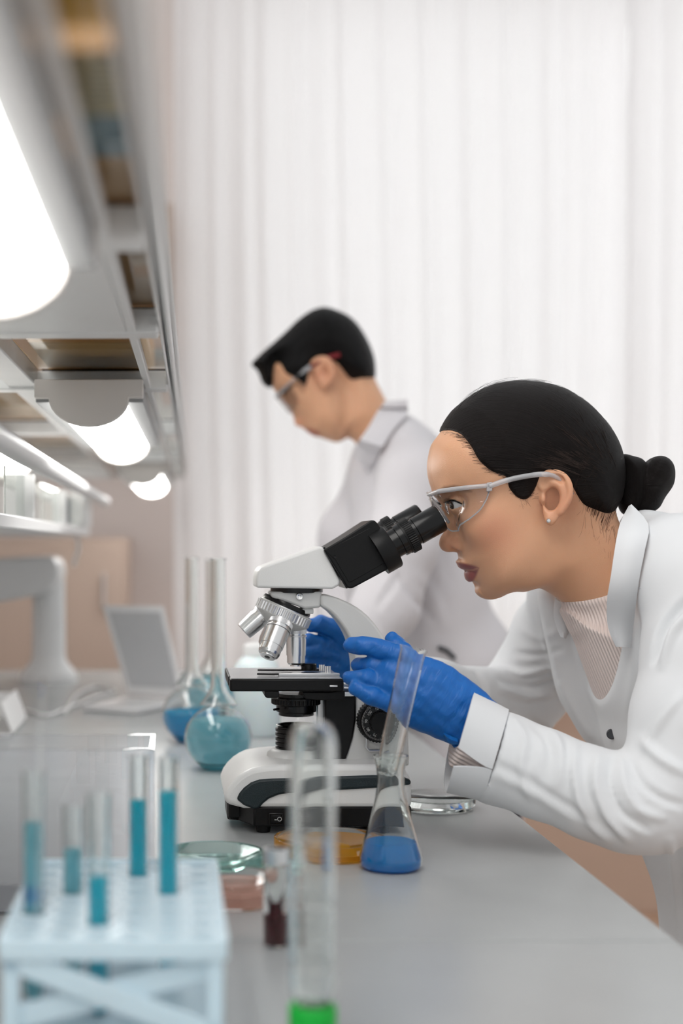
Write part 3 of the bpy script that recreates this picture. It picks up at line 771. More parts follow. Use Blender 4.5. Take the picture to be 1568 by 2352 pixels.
# petri dishes
def dish(px, Yc, r, h, gm, label, film=None, fh=0.004, lid=False, z0=0.0):
    x = PX(px, Yc)
    t = thing('petri_dish', label, 'petri dish', (x, Yc, BENCH+z0), 'petri dishes on the bench')
    M = Matrix.Translation((x, Yc, BENCH+z0+0.0003))
    pr = [(0, 0), (r-0.002, 0), (r, 0.0015), (r, h-0.0006), (r-0.0006, h)]
    mobj('dish', lathe(wallprof(pr, 0.0018, 0.0018), 64, M), gm, t, smooth=50)
    if film: mobj('medium', lathe([(0, 0.0020), (r-0.0020, 0.0020), (r-0.0020, 0.0020+fh), (r-0.0034, 0.0014+fh), (0, 0.0014+fh)], 64, M), film, t, smooth=50)
    if lid:
        R2 = r+0.003; q = [(0, h+0.0035), (R2-0.0015, h+0.0035), (R2, h+0.002), (R2, 0.006), (R2-0.0016, 0.006), (R2-0.0016, h+0.0015), (0, h+0.0015)]
        mobj('lid', lathe(q[::-1], 64, M), gm, t, smooth=50)
    return t
dish(1000, 1.72, 0.0440, 0.012, 'dish_glass', 'empty clear petri dish beside the microscope under the forearm', lid=True)
dish(757, 1.47, 0.0570, 0.016, 'dish_glass', 'petri dish of orange medium in front of the microscope base', 'orange_agar', 0.0055)
dish(492, 1.375, 0.0485, 0.022, 'teal_dish', 'petri dish with a film of teal liquid beside the tube rack', 'teal_film', 0.0022)
dish(540, 1.272, 0.0400, 0.022, 'dish_glass', 'petri dish with coral pink liquid next to the red vial', 'coral_film', 0.010)

# dark red vial
Yv = 1.13; xv = PX(633, Yv)
t = thing('vial', 'small glass vial with dark red liquid and silver rim', 'vial', (xv, Yv, BENCH))
vp = [(0, 0), (0.0088, 0), (0.0098, 0.001), (0.0098, 0.058), (0.0080, 0.063), (0.0078, 0.068), (0.0092, 0.0685), (0.0092, 0.074), (0.0085, 0.0745)]
M = Matrix.Translation((xv, Yv, BENCH+0.0004))
mobj('glass_body', lathe(wallprof(vp, 0.0011, 0.0014), 36, M), 'clear_glass', t, smooth=50)
mobj('liquid', lathe(fluid(vp, 0.0011, 0.0014, 0.025), 32, M), 'dark_red', t, smooth=50)
mobj('crimp_ring', lathe([(0.0081, 0.0655), (0.0100, 0.0655), (0.0100, 0.0760), (0.0072, 0.0762), (0.0072, 0.0752), (0.0095, 0.0750)], 32, M), 'satin_chrome', t, smooth=40)

# green-capped tube in the foreground, standing on its cap
Yg = 0.905; xg = PX(718, Yg)
pm('green_cap', srgb(0, 168, 52), 0.4, var=0.08)
t = thing('culture_tube', 'glass culture tube standing upside down on its green screw cap', 'test tube', (xg, Yg, BENCH))
M = Matrix.Translation((xg, Yg, BENCH+0.0003))
mobj('screw_cap', lathe([(0, 0), (0.0145, 0), (0.0152, 0.001), (0.0152, 0.0240), (0.0142, 0.0262), (0, 0.0268)], 40, M), 'green_cap', t, smooth=40)
gp = [(0.0118, 0.027), (0.0142, 0.034), (0.0145, 0.04), (0.0145, 0.190), (0.0135, 0.1965), (0.0105, 0.2015), (0.006, 0.2042), (0, 0.2050)]
gi = [(max(r-0.0022, 0), min(z, 0.2028)) for r, z in gp]
mobj('glass_body', lathe([(0.0, 0.027)]+gp+[(0, 0.2028)]+gi[:-1][::-1]+[(0, 0.0285)], 44, M), 'clear_glass', t, smooth=60)
for i in range(14):
    z = 0.050+i*0.008
    mobj('graduation_mark', lathe([(0.01452, z), (0.01466, z), (0.01466, z+0.0011), (0.01452, z+0.0011)], 40, M)
         if i % 5 == 0 else join(*[xf(box(-0.0147, -0.0143, -0.004, 0.004, z, z+0.0009), M @ Matrix.Rotation(math.radians(60+a), 4, 'Z')) for a in (0,)]), 'print_white', t, smooth=0)

# clear acrylic tank behind the rack
Yt = 1.225; x0, x1 = PX(-130, Yt), PX(352, Yt); zt_ = PZ(1722, Yt)-BENCH
t = thing('acrylic_tank', 'clear open acrylic tank behind the tube rack', 'tank', ((x0+x1)/2, Yt+0.05, BENCH))
zz = BENCH+0.0005
mobj('floor_plate', box(x0, x1, Yt, Yt+0.10, zz, zz+0.003), 'clear_plastic', t, smooth=0)
for bx in (box(x0, x1, Yt, Yt+0.003, zz+0.0031, BENCH+zt_), box(x0, x1, Yt+0.097, Yt+0.10, zz+0.0031, BENCH+zt_),
           box(x0, x0+0.003, Yt+0.0031, Yt+0.0969, zz+0.0031, BENCH+zt_), box(x1-0.003, x1, Yt+0.0031, Yt+0.0969, zz+0.0031, BENCH+zt_)):
    mobj('side_plate', bx, 'clear_plastic', t, smooth=0)

# tube rack
pm('rack_plastic', srgb(206, 228, 240), 0.4, var=0.03, sub=0.3, subr=(0.01, 0.012, 0.014))
zr = PZ(2150, 0.905); xa, xb = PX(14, 0.905), PX(508, 0.905)
rk = thing('tube_rack', 'pale blue plastic test tube rack with crossed braces in the foreground', 'tube rack', ((xa+xb)/2, 1.0, BENCH))
spots = [(90, 0.952, 1770, 0.085, 0.0, 'blue_water_tube', 0.045), (180, 1.020, 1850, 0.06, 0.0, 'blue_water_tube', 0), (245, 0.925, 1820, 0.10, 0.0, 'blue_water_mid', 0),
         (328, 1.071, 1735, 0.0, 0.0, 'blue_water_mid', 0), (415, 1.023, 1742, 0.0, 0.0, 'blue_water_mid', 0)]
YR0, YR1 = 0.895, 1.115
def rack_plate(z0, z1, name, holes=True):
    """plate with a grid of round holes: square cells with a round opening"""
    nx, ny = 6, 8; V = []; Fc = []
    cx, cy = (xb-xa)/nx, (YR1-YR0)/ny; n = 16; rh = 0.0087
    for i in range(nx):
        for j in range(ny):
            x, y = xa+(i+.5)*cx, YR0+(j+.5)*cy; b0 = len(V)
            for z in (z1, z0):
                for k in range(n):
                    a = 2*math.pi*(k+.5)/n; V.append((x+rh*math.cos(a), y+rh*math.sin(a), z))
                for k in range(n):
                    a = 2*math.pi*(k+.5)/n; c, s = math.cos(a), math.sin(a); mm = max(abs(c), abs(s))
                    V.append((x+cx/2*c/mm, y+cy/2*s/mm, z))
            for k in range(n):
                l = (k+1) % n
                Fc += [[b0+k, b0+n+k, b0+n+l, b0+l], [b0+2*n+k, b0+2*n+l, b0+3*n+l, b0+3*n+k], [b0+k, b0+l, b0+2*n+l, b0+2*n+k],
                       [b0+n+k, b0+3*n+k, b0+3*n+l, b0+n+l]]
    return V, Fc
mobj('top_plate', rack_plate(zr-0.004, zr, 'top'), 'rack_plastic', rk, smooth=0)
mobj('bottom_plate', box(xa+0.004, xb-0.004, YR0+0.004, YR1-0.004, BENCH+0.006, BENCH+0.009), 'rack_plastic', rk, smooth=0)
for bx in (box(xa-0.003, xb+0.003, YR0-0.004, YR0, zr-0.012, zr+0.002), box(xa-0.003, xb+0.003, YR1, YR1+0.004, zr-0.012, zr+0.002),
           box(xa-0.004, xa, YR0, YR1, zr-0.012, zr+0.002), box(xb, xb+0.004, YR0, YR1, zr-0.012, zr+0.002)):
    mobj('rim', bx, 'rack_plastic', rk, smooth=0, bevel=0.001)
for x in (xa-0.001, xb-0.009):
    for y in (YR0-0.002, YR1-0.008):
        mobj('leg', box(x, x+0.010, y, y+0.010, BENCH+0.0004, zr-0.010), 'rack_plastic', rk, smooth=0, bevel=0.001)
for y in (YR0-0.002, YR1-0.003):
    for (za, zc_, dy) in ((zr-0.010, BENCH+0.008, 0.0), (BENCH+0.018, zr-0.016, 0.0045)):
        a, b = Vector((xa, y+dy, za)), Vector((xb, y+dy, zc_)); d = (b-a).normalized(); nn = Vector((-d.z, 0, d.x))*0.0075
        q_ = [a+nn, a-nn, b-nn, b+nn]
        mobj('brace', prism([(v.x, v.z) for v in q_], y+dy, y+dy+0.004), 'rack_plastic', rk, smooth=0, bevel=0.0008)
for (px, y, tp_, d0, d1, liq, extra), lab, zf in zip(spots, ('test tube with a short blue plug at the left end of the rack', 'test tube of very pale blue liquid deep in the rack',
                                   'test tube of light blue liquid at the front of the rack', 'test tube two thirds full of blue liquid, second from the right in the rack',
                                   'fullest test tube of blue liquid at the right end of the rack'), (1890, 1950, 2015, 1838, 1818)):
    # snap to the nearest hole
    nx, ny = 6, 8; cx, cy = (xb-xa)/nx, (YR1-YR0)/ny
    X = PX(px, y); i = min(nx-1, max(0, int((X-xa)/cx))); j = min(ny-1, max(0, int((y-YR0)/cy)))
    X, y = xa+(i+.5)*cx, YR0+(j+.5)*cy
    tt = thing('test_tube', lab, 'test tube', (X, y, BENCH+0.0095), 'test tubes in the rack')
    H = PZ(tp_, y)-BENCH-0.0095; r = 0.0072
    pr = [(0, 0), (0.0028, 0.0006), (0.0052, 0.0022), (0.0068, 0.0048), (r, 0.008), (r, H-0.002), (r+0.0010, H-0.001), (r+0.0008, H)]
    M = Matrix.Translation((X, y, BENCH+0.0095))
    mobj('glass_body', lathe(wallprof(pr, 0.0009, 0.0014), 28, M), 'clear_glass', tt, smooth=60)
    zl = PZ(zf, y)-BENCH-0.0095
    mobj('liquid', lathe(fluid(pr, 0.0009, 0.0014, zl, n=20), 24, M), liq, tt, smooth=60)
    if extra:
        mobj('blue_plug', lathe([(0, zr-BENCH-0.002), (r-0.0012, zr-BENCH-0.002), (r-0.0012, zr-BENCH+0.007), (0, zr-BENCH+0.007)], 24, M), 'blue_water_strong', tt, smooth=50)
ro = mobj('stirring_rod', tube([P(100, 1560, 0.965), P(94, 1700, 0.957), (PX(90, 0.952)-0.001, 0.95, zr-0.02)], 0.0012, 10), 'clear_glass', None)
tag(ro, 'thin clear glass rod rising from the leftmost test tube', 'glass rod')

# things further back on the bench
pm('silver_shell', srgb(224, 224, 224), 0.35, metal=0.25, var=0.02)
pm('screen_grey', srgb(176, 177, 179), 0.3, var=0.06, scale=8)
Yl = 2.75
lap_ = thing('laptop', 'open silver laptop with a blank grey screen near the back of the bench', 'laptop', (PX(330, Yl), Yl, BENCH))
# base lies on the bench, screen leans back; both turned to the right
bl = [Vector((PX(268, 2.80), 2.80, BENCH)), Vector((PX(395, 2.70), 2.70, BENCH)), Vector((PX(395, 2.70)+0.12, 2.90, BENCH)), Vector((PX(268, 2.80)+0.10, 3.02, BENCH))]
A, B = P(292, 1622, 2.86), P(418, 1600, 2.80); T0, T1 = P(233, 1389, 2.98), P(372, 1391, 2.92)
A.z = B.z = BENCH+0.020
def quadslab(a, b, c, d, th, name, m, par, bev=0.002):
    n = (b-a).cross(d-a).normalized()*th
    V = [a, b, c, d, a+n, b+n, c+n, d+n]
    return mobj(name, fixn((V, [[0, 1, 2, 3], [4, 5, 6, 7], [0, 1, 5, 4], [1, 2, 6, 5], [2, 3, 7, 6], [3, 0, 4, 7]])), m, par, smooth=0, bevel=bev)
quadslab(A, B, T1, T0, -0.009, 'lid', 'silver_shell', lap_, 0.003)
lerp = lambda a, b, t: a+(b-a)*t
off = (B-A).cross(T0-A).normalized()*0.0006
sA, sB, sC, sD = lerp(lerp(A, T0, .08), lerp(B, T1, .08), .09), lerp(lerp(A, T0, .08), lerp(B, T1, .08), .95), lerp(lerp(A, T0, .92), lerp(B, T1, .92), .95), lerp(lerp(A, T0, .92), lerp(B, T1, .92), .09)
quadslab(sA+off, sB+off, sC+off, sD+off, 0.0006, 'screen', 'screen_grey', lap_, 0)
fw = (B-A).normalized(); fr = Vector((fw.y, -fw.x, 0))
quadslab(Vector((A.x, A.y, BENCH+0.001)), Vector((B.x, B.y, BENCH+0.001)), Vector((B.x, B.y, BENCH+0.001))+fr*0.17, Vector((A.x, A.y, BENCH+0.001))+fr*0.17, -0.012, 'keyboard_base', 'silver_shell', lap_, 0.003)
cbl = [P(150, 1655, 2.66), P(160, 1632, 2.80), P(180, 1600, 3.0), P(220, 1575, 3.15), P(262, 1590, 3.05), P(215, 1600, 2.92), P(150, 1640, 2.72), P(110, 1640, 2.62), P(60, 1625, 2.7)]
for c in cbl: c.z = BENCH+0.004
cb = mobj('cable', tube([Vector(q_) for q_ in cr(cbl, 8)], 0.0032, 8), 'white_plastic', None, smooth=60)
tag(cb, 'thin white cable looped on the bench beside the laptop', 'cable')

# pale wash bottle behind the stage
Yw = 2.38; xw = PX(590, Yw)
pm('milky_plastic', srgb(222, 234, 236), 0.4, var=0.04, sub=0.3)
pm('blue_cap', srgb(120, 180, 225), 0.4)
wbt = thing('wash_bottle', 'pale milky plastic bottle behind the microscope stage', 'bottle', (xw, Yw, BENCH))
M = Matrix.Translation((xw, Yw, BENCH+0.0003))
mobj('bottle_body', lathe([(0, 0), (0.036, 0), (0.039, 0.003), (0.039, 0.100), (0.034, 0.120), (0.022, 0.130), (0.020, 0.132), (0, 0.132)], 36, M), 'milky_plastic', wbt, smooth=50)
mobj('cap', lathe([(0, 0.1325), (0.022, 0.1325), (0.022, 0.148), (0.019, 0.151), (0, 0.151)], 30, M), 'white_plastic', wbt, smooth=40)

# white box at the far left
Yb = 2.36
bxo = thing('paper_tray', 'corner of a white paper tray at the left edge of the bench', 'tray', (PX(-60, Yb), Yb, BENCH))
mobj('tray_base', box(PX(-160, Yb), PX(26, Yb), Yb, Yb+0.22, BENCH+0.0005, BENCH+0.006), 'white_plastic', bxo, smooth=0)
mobj('tray_side', prism([(PX(30, Yb)-0.004, BENCH+0.0061), (PX(30, Yb), BENCH+0.0061), (PX(4, Yb), BENCH+0.055), (PX(0, Yb), BENCH+0.055)], Yb, Yb+0.22), 'white_plastic', bxo, smooth=0)
mobj('tray_back', box(PX(-160, Yb), PX(4, Yb), Yb+0.214, Yb+0.22, BENCH+0.0061, BENCH+0.05), 'white_plastic', bxo, smooth=0)
# ------------------------------------------------------------------ overhead shelf with lamps
ZS = CZ+0.20     # underside of the shelf
SHELF = []
shf = thing('overhead_shelf', 'white overhead shelf frame with glass panels along the bench', 'shelf', (-0.3, 2.4, ZS))
glass('shelf_glass', (0.97, 0.985, 0.975, 1), ior=1.12)
# front rail: stepped profile running along the bench
RY0, RY1 = 0.35, 4.32
for (a, b, c, d) in ((-0.0270, -0.0225, 0.004, 0.040), (-0.0300, -0.0270, 0.012, 0.030), (-0.0330, -0.0300, 0.002, 0.016)):
    mobj('front_rail', box(a, b, RY0, RY1, ZS+c, ZS+d), 'white_metal', shf, smooth=0, bevel=0.002)
mobj('edge_bead', tube([(-0.0205, RY0, ZS+0.024), (-0.0205, RY1, ZS+0.024)], 0.0030, 12), 'white_metal', shf)
mobj('inner_rail', box(-0.062, -0.054, RY0, RY1, ZS-0.003, ZS+0.008), 'white_metal', shf, smooth=0, bevel=0.001)
mobj('rear_rail', box(-0.62, -0.59, RY0, RY1, ZS, ZS+0.035), 'alu', shf, smooth=0, bevel=0.002)
mobj('middle_rail', box(-0.235, -0.198, RY0, RY1, ZS, ZS+0.028), 'white_metal', shf, smooth=0, bevel=0.002)
for y in (0.93, 1.335, 1.82, 2.56, 3.42, 4.28):
    mobj('cross_bar', box(-0.59, -0.0330, y, y+0.035, ZS-0.004, ZS+0.020), 'white_metal', shf, smooth=0, bevel=0.002)
for (a, b) in ((0.36, 0.925), (0.97, 1.33), (1.375, 1.815), (1.86, 2.555), (2.60, 3.415), (3.46, 4.275)):
    mobj('glass_panel', box(-0.197, -0.0333, a, b, ZS+0.022, ZS+0.027), 'shelf_glass', shf, smooth=0)
    mobj('glass_panel', box(-0.588, -0.236, a, b, ZS+0.022, ZS+0.027), 'shelf_glass', shf, smooth=0)
mobj('cover_plate', box(-0.196, -0.0625, 0.966, 1.334, ZS-0.003, ZS+0.004), 'white_metal', shf, smooth=0, bevel=0.001)
for y in (0.60, 3.37):
    mobj('post', box(-0.62, -0.57, y, y+0.05, BENCH+0.0005, ZS), 'white_metal', shf, smooth=0, bevel=0.004)

def lamp(y0, y1, label, dc=-0.1245, dw=0.044, xc=-0.1245):
    t = thing('shelf_lamp', label, 'lamp', (xc, y0, ZS), 'lamps under the overhead shelf')
    hw = 0.0645; zt = ZS-0.0045
    mobj('housing', box(xc-hw+0.002, xc+hw-0.002, y0+0.016, y1-0.016, zt-0.020, zt), 'lamp_grey', t, smooth=0, bevel=0.002)
    def capshape():
        pts = [(xc-hw, zt), (xc-hw, zt-0.022), (xc-hw*0.86, zt-0.022)]
        for i in range(17):
            a = math.pi*i/16; pts.append((xc-math.cos(a)*hw*0.74, zt-0.022-math.sin(a)*0.034))
        pts += [(xc+hw*0.86, zt-0.022), (xc+hw, zt-0.022), (xc+hw, zt)]
        return pts
    for (a, b) in ((y0, y0+0.016), (y1-0.016, y1)):
        mobj('end_cap', prism(capshape(), a, b), 'grey_cap', t, smooth=40, bevel=0.0015)
    pts = []
    for i in range(21):
        a = math.pi*i/20; pts.append((dc-math.cos(a)*dw, zt-0.0215-math.sin(a)*0.031))
    mobj('diffuser', prism(pts, y0+0.0165, y1-0.0165), 'lamp_diffuser', t, smooth=60)
    for (fa, fb) in ((xc-hw, dc-dw), (dc+dw, xc+hw)):
        mobj('side_flange', box(fa, fb, y0+0.0165, y1-0.0165, zt-0.026, zt-0.0203), 'lamp_grey', t, smooth=0, bevel=0.001)
lamp(0.30, 0.90, 'nearest lit shelf lamp, cut by the left edge of the photo')
lamp(1.70, 2.52, 'middle lit shelf lamp with grey rounded end cap')
lamp(3.44, 4.25, 'farthest lit lamp at the end of the overhead shelf')

lamp(2.25, 3.05, 'lit lamp glowing behind the clear panels of the service channel', -0.39, 0.044, -0.39)

# things lying on the glass
zg = ZS+0.0275
pm('cardboard', srgb(200, 152, 92), 0.7, var=0.08, scale=9)
pm('kraft', srgb(196, 152, 108), 0.7, var=0.10, scale=7)
pm('yellow_card', srgb(232, 172, 30), 0.6, var=0.06)
pm('olive_card', srgb(160, 156, 132), 0.6, var=0.06)
pm('blue_cloth', srgb(110, 136, 152), 0.7, var=0.12)
m = pm('printed_paper', srgb(205, 182, 140), 0.7, var=0.04)
nt = m.node_tree; N = nt.nodes; L = nt.links
tc = N.new('ShaderNodeTexCoord'); wv = N.new('ShaderNodeTexWave'); wv.wave_type = 'BANDS'; wv.bands_direction = 'Y'; wv.inputs['Scale'].default_value = 34; wv.inputs['Distortion'].default_value = 0
L.new(tc.outputs['Object'], wv.inputs['Vector'])
nz = N.new('ShaderNodeTexNoise'); nz.inputs['Scale'].default_value = 260; L.new(tc.outputs['Object'], nz.inputs['Vector'])
ma = N.new('ShaderNodeMath'); ma.operation = 'MULTIPLY'; L.new(wv.outputs[1], ma.inputs[0]); L.new(nz.outputs[0], ma.inputs[1])
rp = N.new('ShaderNodeValToRGB'); rp.color_ramp.elements[0].position = 0.42; rp.color_ramp.elements[1].position = 0.48; L.new(ma.outputs[0], rp.inputs[0])
mx = N.new('ShaderNodeMix'); mx.data_type = 'RGBA'; mx.inputs[7].default_value = (0.05, 0.045, 0.04, 1)
src = [l for l in nt.links if l.to_socket == N['Principled BSDF'].inputs['Base Color']][0].from_socket
L.new(rp.outputs[0], mx.inputs[0]); L.new(src, mx.inputs[6]); L.new(mx.outputs[2], N['Principled BSDF'].inputs['Base Color'])
def slab(name, x0, x1, y0, y1, h, m, label, cat, z=None, group=None):
    z = zg if z is None else z
    o = mobj(name, box(x0, x1, y0, y1, z, z+h), m, None, smooth=0, bevel=min(0.002, h*0.3)); return tag(o, label, cat, group)
slab('folder', -0.130, -0.0455, 0.40, 0.575, 0.010, 'olive_card', 'olive grey folder on the glass shelf at the top left', 'folder')
slab('folder', -0.130, -0.0340, 0.40, 0.655, 0.012, 'yellow_card', 'yellow folder lying on the glass shelf at the top left', 'folder', z=zg+0.0105)
slab('paper_sheet', -0.150, -0.0345, 0.66, 0.755, 0.002, 'printed_paper', 'printed sheet of small text lying on the shelf glass', 'paper')
slab('cloth_pouch', -0.070, -0.0345, 0.757, 0.835, 0.016, 'blue_cloth', 'grey blue cloth pouch on the overhead glass shelf', 'pouch')
slab('cardboard_box', -0.185, -0.0340, 0.84, 1.56, 0.10, 'kraft', 'flat brown cardboard box on the shelf glass above the first lamp', 'box')
slab('cardboard_box', -0.185, -0.060, 1.60, 2.20, 0.08, 'cardboard', 'yellowish brown box on the shelf glass above the middle lamp', 'box')
slab('cardboard_box', -0.55, -0.25, 1.95, 2.50, 0.10, 'kraft', 'brown cardboard box on the rear shelf glass left of the middle lamp', 'box')
slab('cardboard_box', -0.55, -0.25, 2.65, 3.35, 0.10, 'cardboard', 'long brown box on the rear shelf glass toward the far lamp', 'box')
# the shelf stands slightly askew to the bench
RZ = Matrix.Rotation(-0.0136, 4, 'Z')
for o in [shf]+[q_ for q_ in COL.objects if q_.parent is None and q_.name.split('.')[0] in ('shelf_lamp', 'folder', 'paper_sheet', 'cloth_pouch', 'cardboard_box')]:
    o.matrix_basis = RZ @ o.matrix_basis

# lower service channel on the left, its stand and hanging cable
ch_ = thing('service_channel', 'white service channel with clear sliding panels below the shelf', 'service channel', (-0.35, 2.3, CZ+0.02))
mobj('channel_body', box(-0.60, -0.235, 0.70, 3.30, CZ+0.018, CZ+0.030), 'white_metal', ch_, smooth=0, bevel=0.002)
mobj('back_panel', box(-0.60, -0.59, 0.70, 3.30, CZ+0.031, CZ+0.11), 'white_metal', ch_, smooth=0)
mobj('top_rail', tube([(-0.162, 0.75, CZ+0.098), (-0.162, 3.36, CZ+0.098)], 0.012, 14), 'white_metal', ch_)
mobj('bottom_rail', box(-0.235, -0.195, 0.70, 3.32, CZ+0.018, CZ+0.036), 'white_metal', ch_, smooth=0, bevel=0.003)
for k in range(5):
    mobj('sliding_panel', box(-0.212, -0.208, 0.75+k*0.51, 0.75+k*0.51+0.50, CZ+0.037, CZ+0.097), 'shelf_glass', ch_, smooth=0)
for k in range(4):
    mobj('divider', box(-0.24, -0.196, 1.40+k*0.6, 1.42+k*0.6, CZ+0.037, CZ+0.097), 'white_metal', ch_, smooth=0)
mobj('end_box', box(-0.30, -0.19, 3.12, 3.31, CZ+0.0365, CZ+0.115), 'white_plastic', ch_, smooth=0, bevel=0.008)
mobj('socket', box(-0.236, -0.2055, 2.72, 2.86, CZ+0.040, CZ+0.092), 'print_grey', ch_, smooth=0, bevel=0.003)
mobj('channel_bracket', box(-0.585, -0.575, 1.6, 1.66, CZ+0.11, ZS-0.001), 'white_metal', ch_, smooth=0)
mobj('hanging_cord', tube([Vector(q_) for q_ in cr([(-0.222, 3.27, CZ+0.018), (-0.218, 3.27, CZ-0.01), (-0.224, 3.27, CZ-0.03), (-0.229, 3.27, CZ-0.05)], 6)], 0.004), 'white_plastic', ch_, smooth=60)

Yp = 3.32; xp = PX(112, Yp)
sd = thing('equipment_stand', 'white column stand with flared foot and rounded arm at the back of the bench', 'stand', (xp, Yp, BENCH))
M = Matrix.Translation((xp, Yp, BENCH+0.0005))
mobj('column', lathe([(0, 0), (0.066, 0), (0.066, 0.014), (0.058, 0.026), (0.042, 0.045), (0.038, 0.060), (0.037, 0.22), (0.038, 0.235), (0, 0.235)], 36, M), 'white_plastic', sd, smooth=50)
arm_ = [(PX(-100, Yp), PZ(1290, Yp)), (PX(60, Yp), PZ(1278, Yp)), (PX(125, Yp), PZ(1277, Yp)), (PX(142, Yp), PZ(1290, Yp)), (PX(147, Yp), PZ(1320, Yp)), (PX(130, Yp), PZ(1350, Yp)), (PX(100, Yp), PZ(1363, Yp)), (PX(-100, Yp), PZ(1398, Yp))]
mobj('arm', prism(arm_, Yp-0.13, Yp+0.09), 'white_plastic', sd, smooth=40, bevel=0.02, bseg=4)
# ------------------------------------------------------------------ people: shared materials
def attr_mix(nt, colsock, name, col, fac=1.0):
    a = nt.nodes.new('ShaderNodeAttribute'); a.attribute_name = name
    mm = nt.nodes.new('ShaderNodeMath'); mm.operation = 'MULTIPLY'; mm.inputs[1].default_value = fac; mm.use_clamp = True
    nt.links.new(a.outputs['Fac'], mm.inputs[0])
    x = nt.nodes.new('ShaderNodeMix'); x.data_type = 'RGBA'; x.inputs[7].default_value = col
    nt.links.new(mm.outputs[0], x.inputs[0]); nt.links.new(colsock, x.inputs[6])
    return x.outputs[2]
def skin(name, base, lip, brow, rough=0.42):
    m = pm(name, base, rough, var=0.05, scale=40, bump=0.12, bscale=900, sub=0.22, subr=(0.010, 0.004, 0.0022), spec=0.4)
    nt = m.node_tree; b = nt.nodes['Principled BSDF']
    s = [l for l in nt.links if l.to_socket == b.inputs['Base Color']][0].from_socket
    s = attr_mix(nt, s, 'blush', srgb(190, 116, 92), 0.6)
    s = attr_mix(nt, s, 'lip', lip); s = attr_mix(nt, s, 'brow', brow, 0.9)
    nt.links.new(s, b.inputs['Base Color']); return m
skin('skin_woman', srgb(216, 166, 132), srgb(150, 88, 84), srgb(52, 36, 28))
skin('skin_man', srgb(216, 166, 132), srgb(176, 104, 88), srgb(30, 22, 20))
def hairmat(name, col):
    """dark hair: strand relief follows the combing coordinates stored on the mesh"""
    m = pm(name, col, 0.46, var=0.25, scale=60, spec=0.18); nt = m.node_tree; N = nt.nodes; L = nt.links; b = N['Principled BSDF']
    a = N.new('ShaderNodeAttribute'); a.attribute_name = 'comb_a'; r = N.new('ShaderNodeAttribute'); r.attribute_name = 'comb_r'
    c = N.new('ShaderNodeCombineXYZ'); L.new(a.outputs['Fac'], c.inputs[0]); L.new(r.outputs['Fac'], c.inputs[1])
    mp_ = N.new('ShaderNodeMapping'); mp_.inputs['Scale'].default_value = (42, 9, 1); L.new(c.outputs[0], mp_.inputs[0])
    n = N.new('ShaderNodeTexNoise'); n.inputs['Scale'].default_value = 1.6; n.inputs['Detail'].default_value = 6; n.inputs['Roughness'].default_value = 0.7
    L.new(mp_.outputs[0], n.inputs['Vector'])
    bp = N.new('ShaderNodeBump'); bp.inputs['Strength'].default_value = 0.75; bp.inputs['Distance'].default_value = 0.003
    L.new(n.outputs[0], bp.inputs['Height']); L.new(bp.outputs[0], b.inputs['Normal'])
    return m
hairmat('hair_dark', srgb(17, 12, 11)); hairmat('hair_black', srgb(11, 10, 11))
def clothmat(name, col, bump=0.25):
    m = pm(name, col, 0.75, var=0.03, scale=12, bump=bump, bscale=14, spec=0.2, sheen=0.15)
    return m
clothmat('coat_white', srgb(220, 222, 224)); clothmat('coat_man', srgb(208, 205, 208))
pm('coat_seam', srgb(190, 193, 197), 0.8)
pm('trousers_dark', srgb(52, 54, 62), 0.8, var=0.1); pm('shoe_white', srgb(220, 220, 218), 0.5)
pm('button_dark', srgb(60, 62, 66), 0.4)
pm('eye_white', srgb(222, 222, 222), 0.12, var=0.03, spec=0.6); pm('iris_dark', srgb(44, 28, 20), 0.06, var=0.2); pm('lash', srgb(14, 10, 9), 0.7, spec=0.15)
# thin rubber glove
m = pm('glove_blue', srgb(22, 104, 184), 0.42, var=0.10, scale=30, spec=0.45, sub=0.35, subr=(0.002, 0.005, 0.010))
nt = m.node_tree; N = nt.nodes; L = nt.links
tc = N.new('ShaderNodeTexCoord'); mpg = N.new('ShaderNodeMapping'); mpg.vector_type = 'TEXTURE'; mpg.inputs['Scale'].default_value = (1/170, 1/60, 1/45); mpg.inputs['Rotation'].default_value = (0, math.radians(32), 0)
L.new(tc.outputs['Object'], mpg.inputs[0]); ng = N.new('ShaderNodeTexNoise'); ng.inputs['Scale'].default_value = 1.0; ng.inputs['Detail'].default_value = 3; ng.inputs['Distortion'].default_value = 0.8
L.new(mpg.outputs[0], ng.inputs['Vector']); bp = N.new('ShaderNodeBump'); bp.inputs['Strength'].default_value = 0.35; bp.inputs['Distance'].default_value = 0.004
L.new(ng.outputs[0], bp.inputs['Height']); L.new(bp.outputs[0], N['Principled BSDF'].inputs['Normal'])
# ribbed knit: relief from a rib coordinate stored on the mesh
m = pm('rib_knit', srgb(222, 208, 202), 0.85, var=0.04, sheen=0.2)
nt = m.node_tree; N = nt.nodes; L = nt.links
a = N.new('ShaderNodeAttribute'); a.attribute_name = 'rib'
mm = N.new('ShaderNodeMath'); mm.operation = 'SINE'; L.new(a.outputs['Fac'], mm.inputs[0])
bp = N.new('ShaderNodeBump'); bp.inputs['Strength'].default_value = 0.55; bp.inputs['Distance'].default_value = 0.0014; L.new(mm.outputs[0], bp.inputs['Height'])
L.new(bp.outputs[0], N['Principled BSDF'].inputs['Normal'])
glass('goggle_clear', (0.98, 0.985, 0.99, 1), ior=1.35)
pm('goggle_frame', srgb(240, 241, 244), 0.14, var=0.02, trans=0.6, ior=1.4)

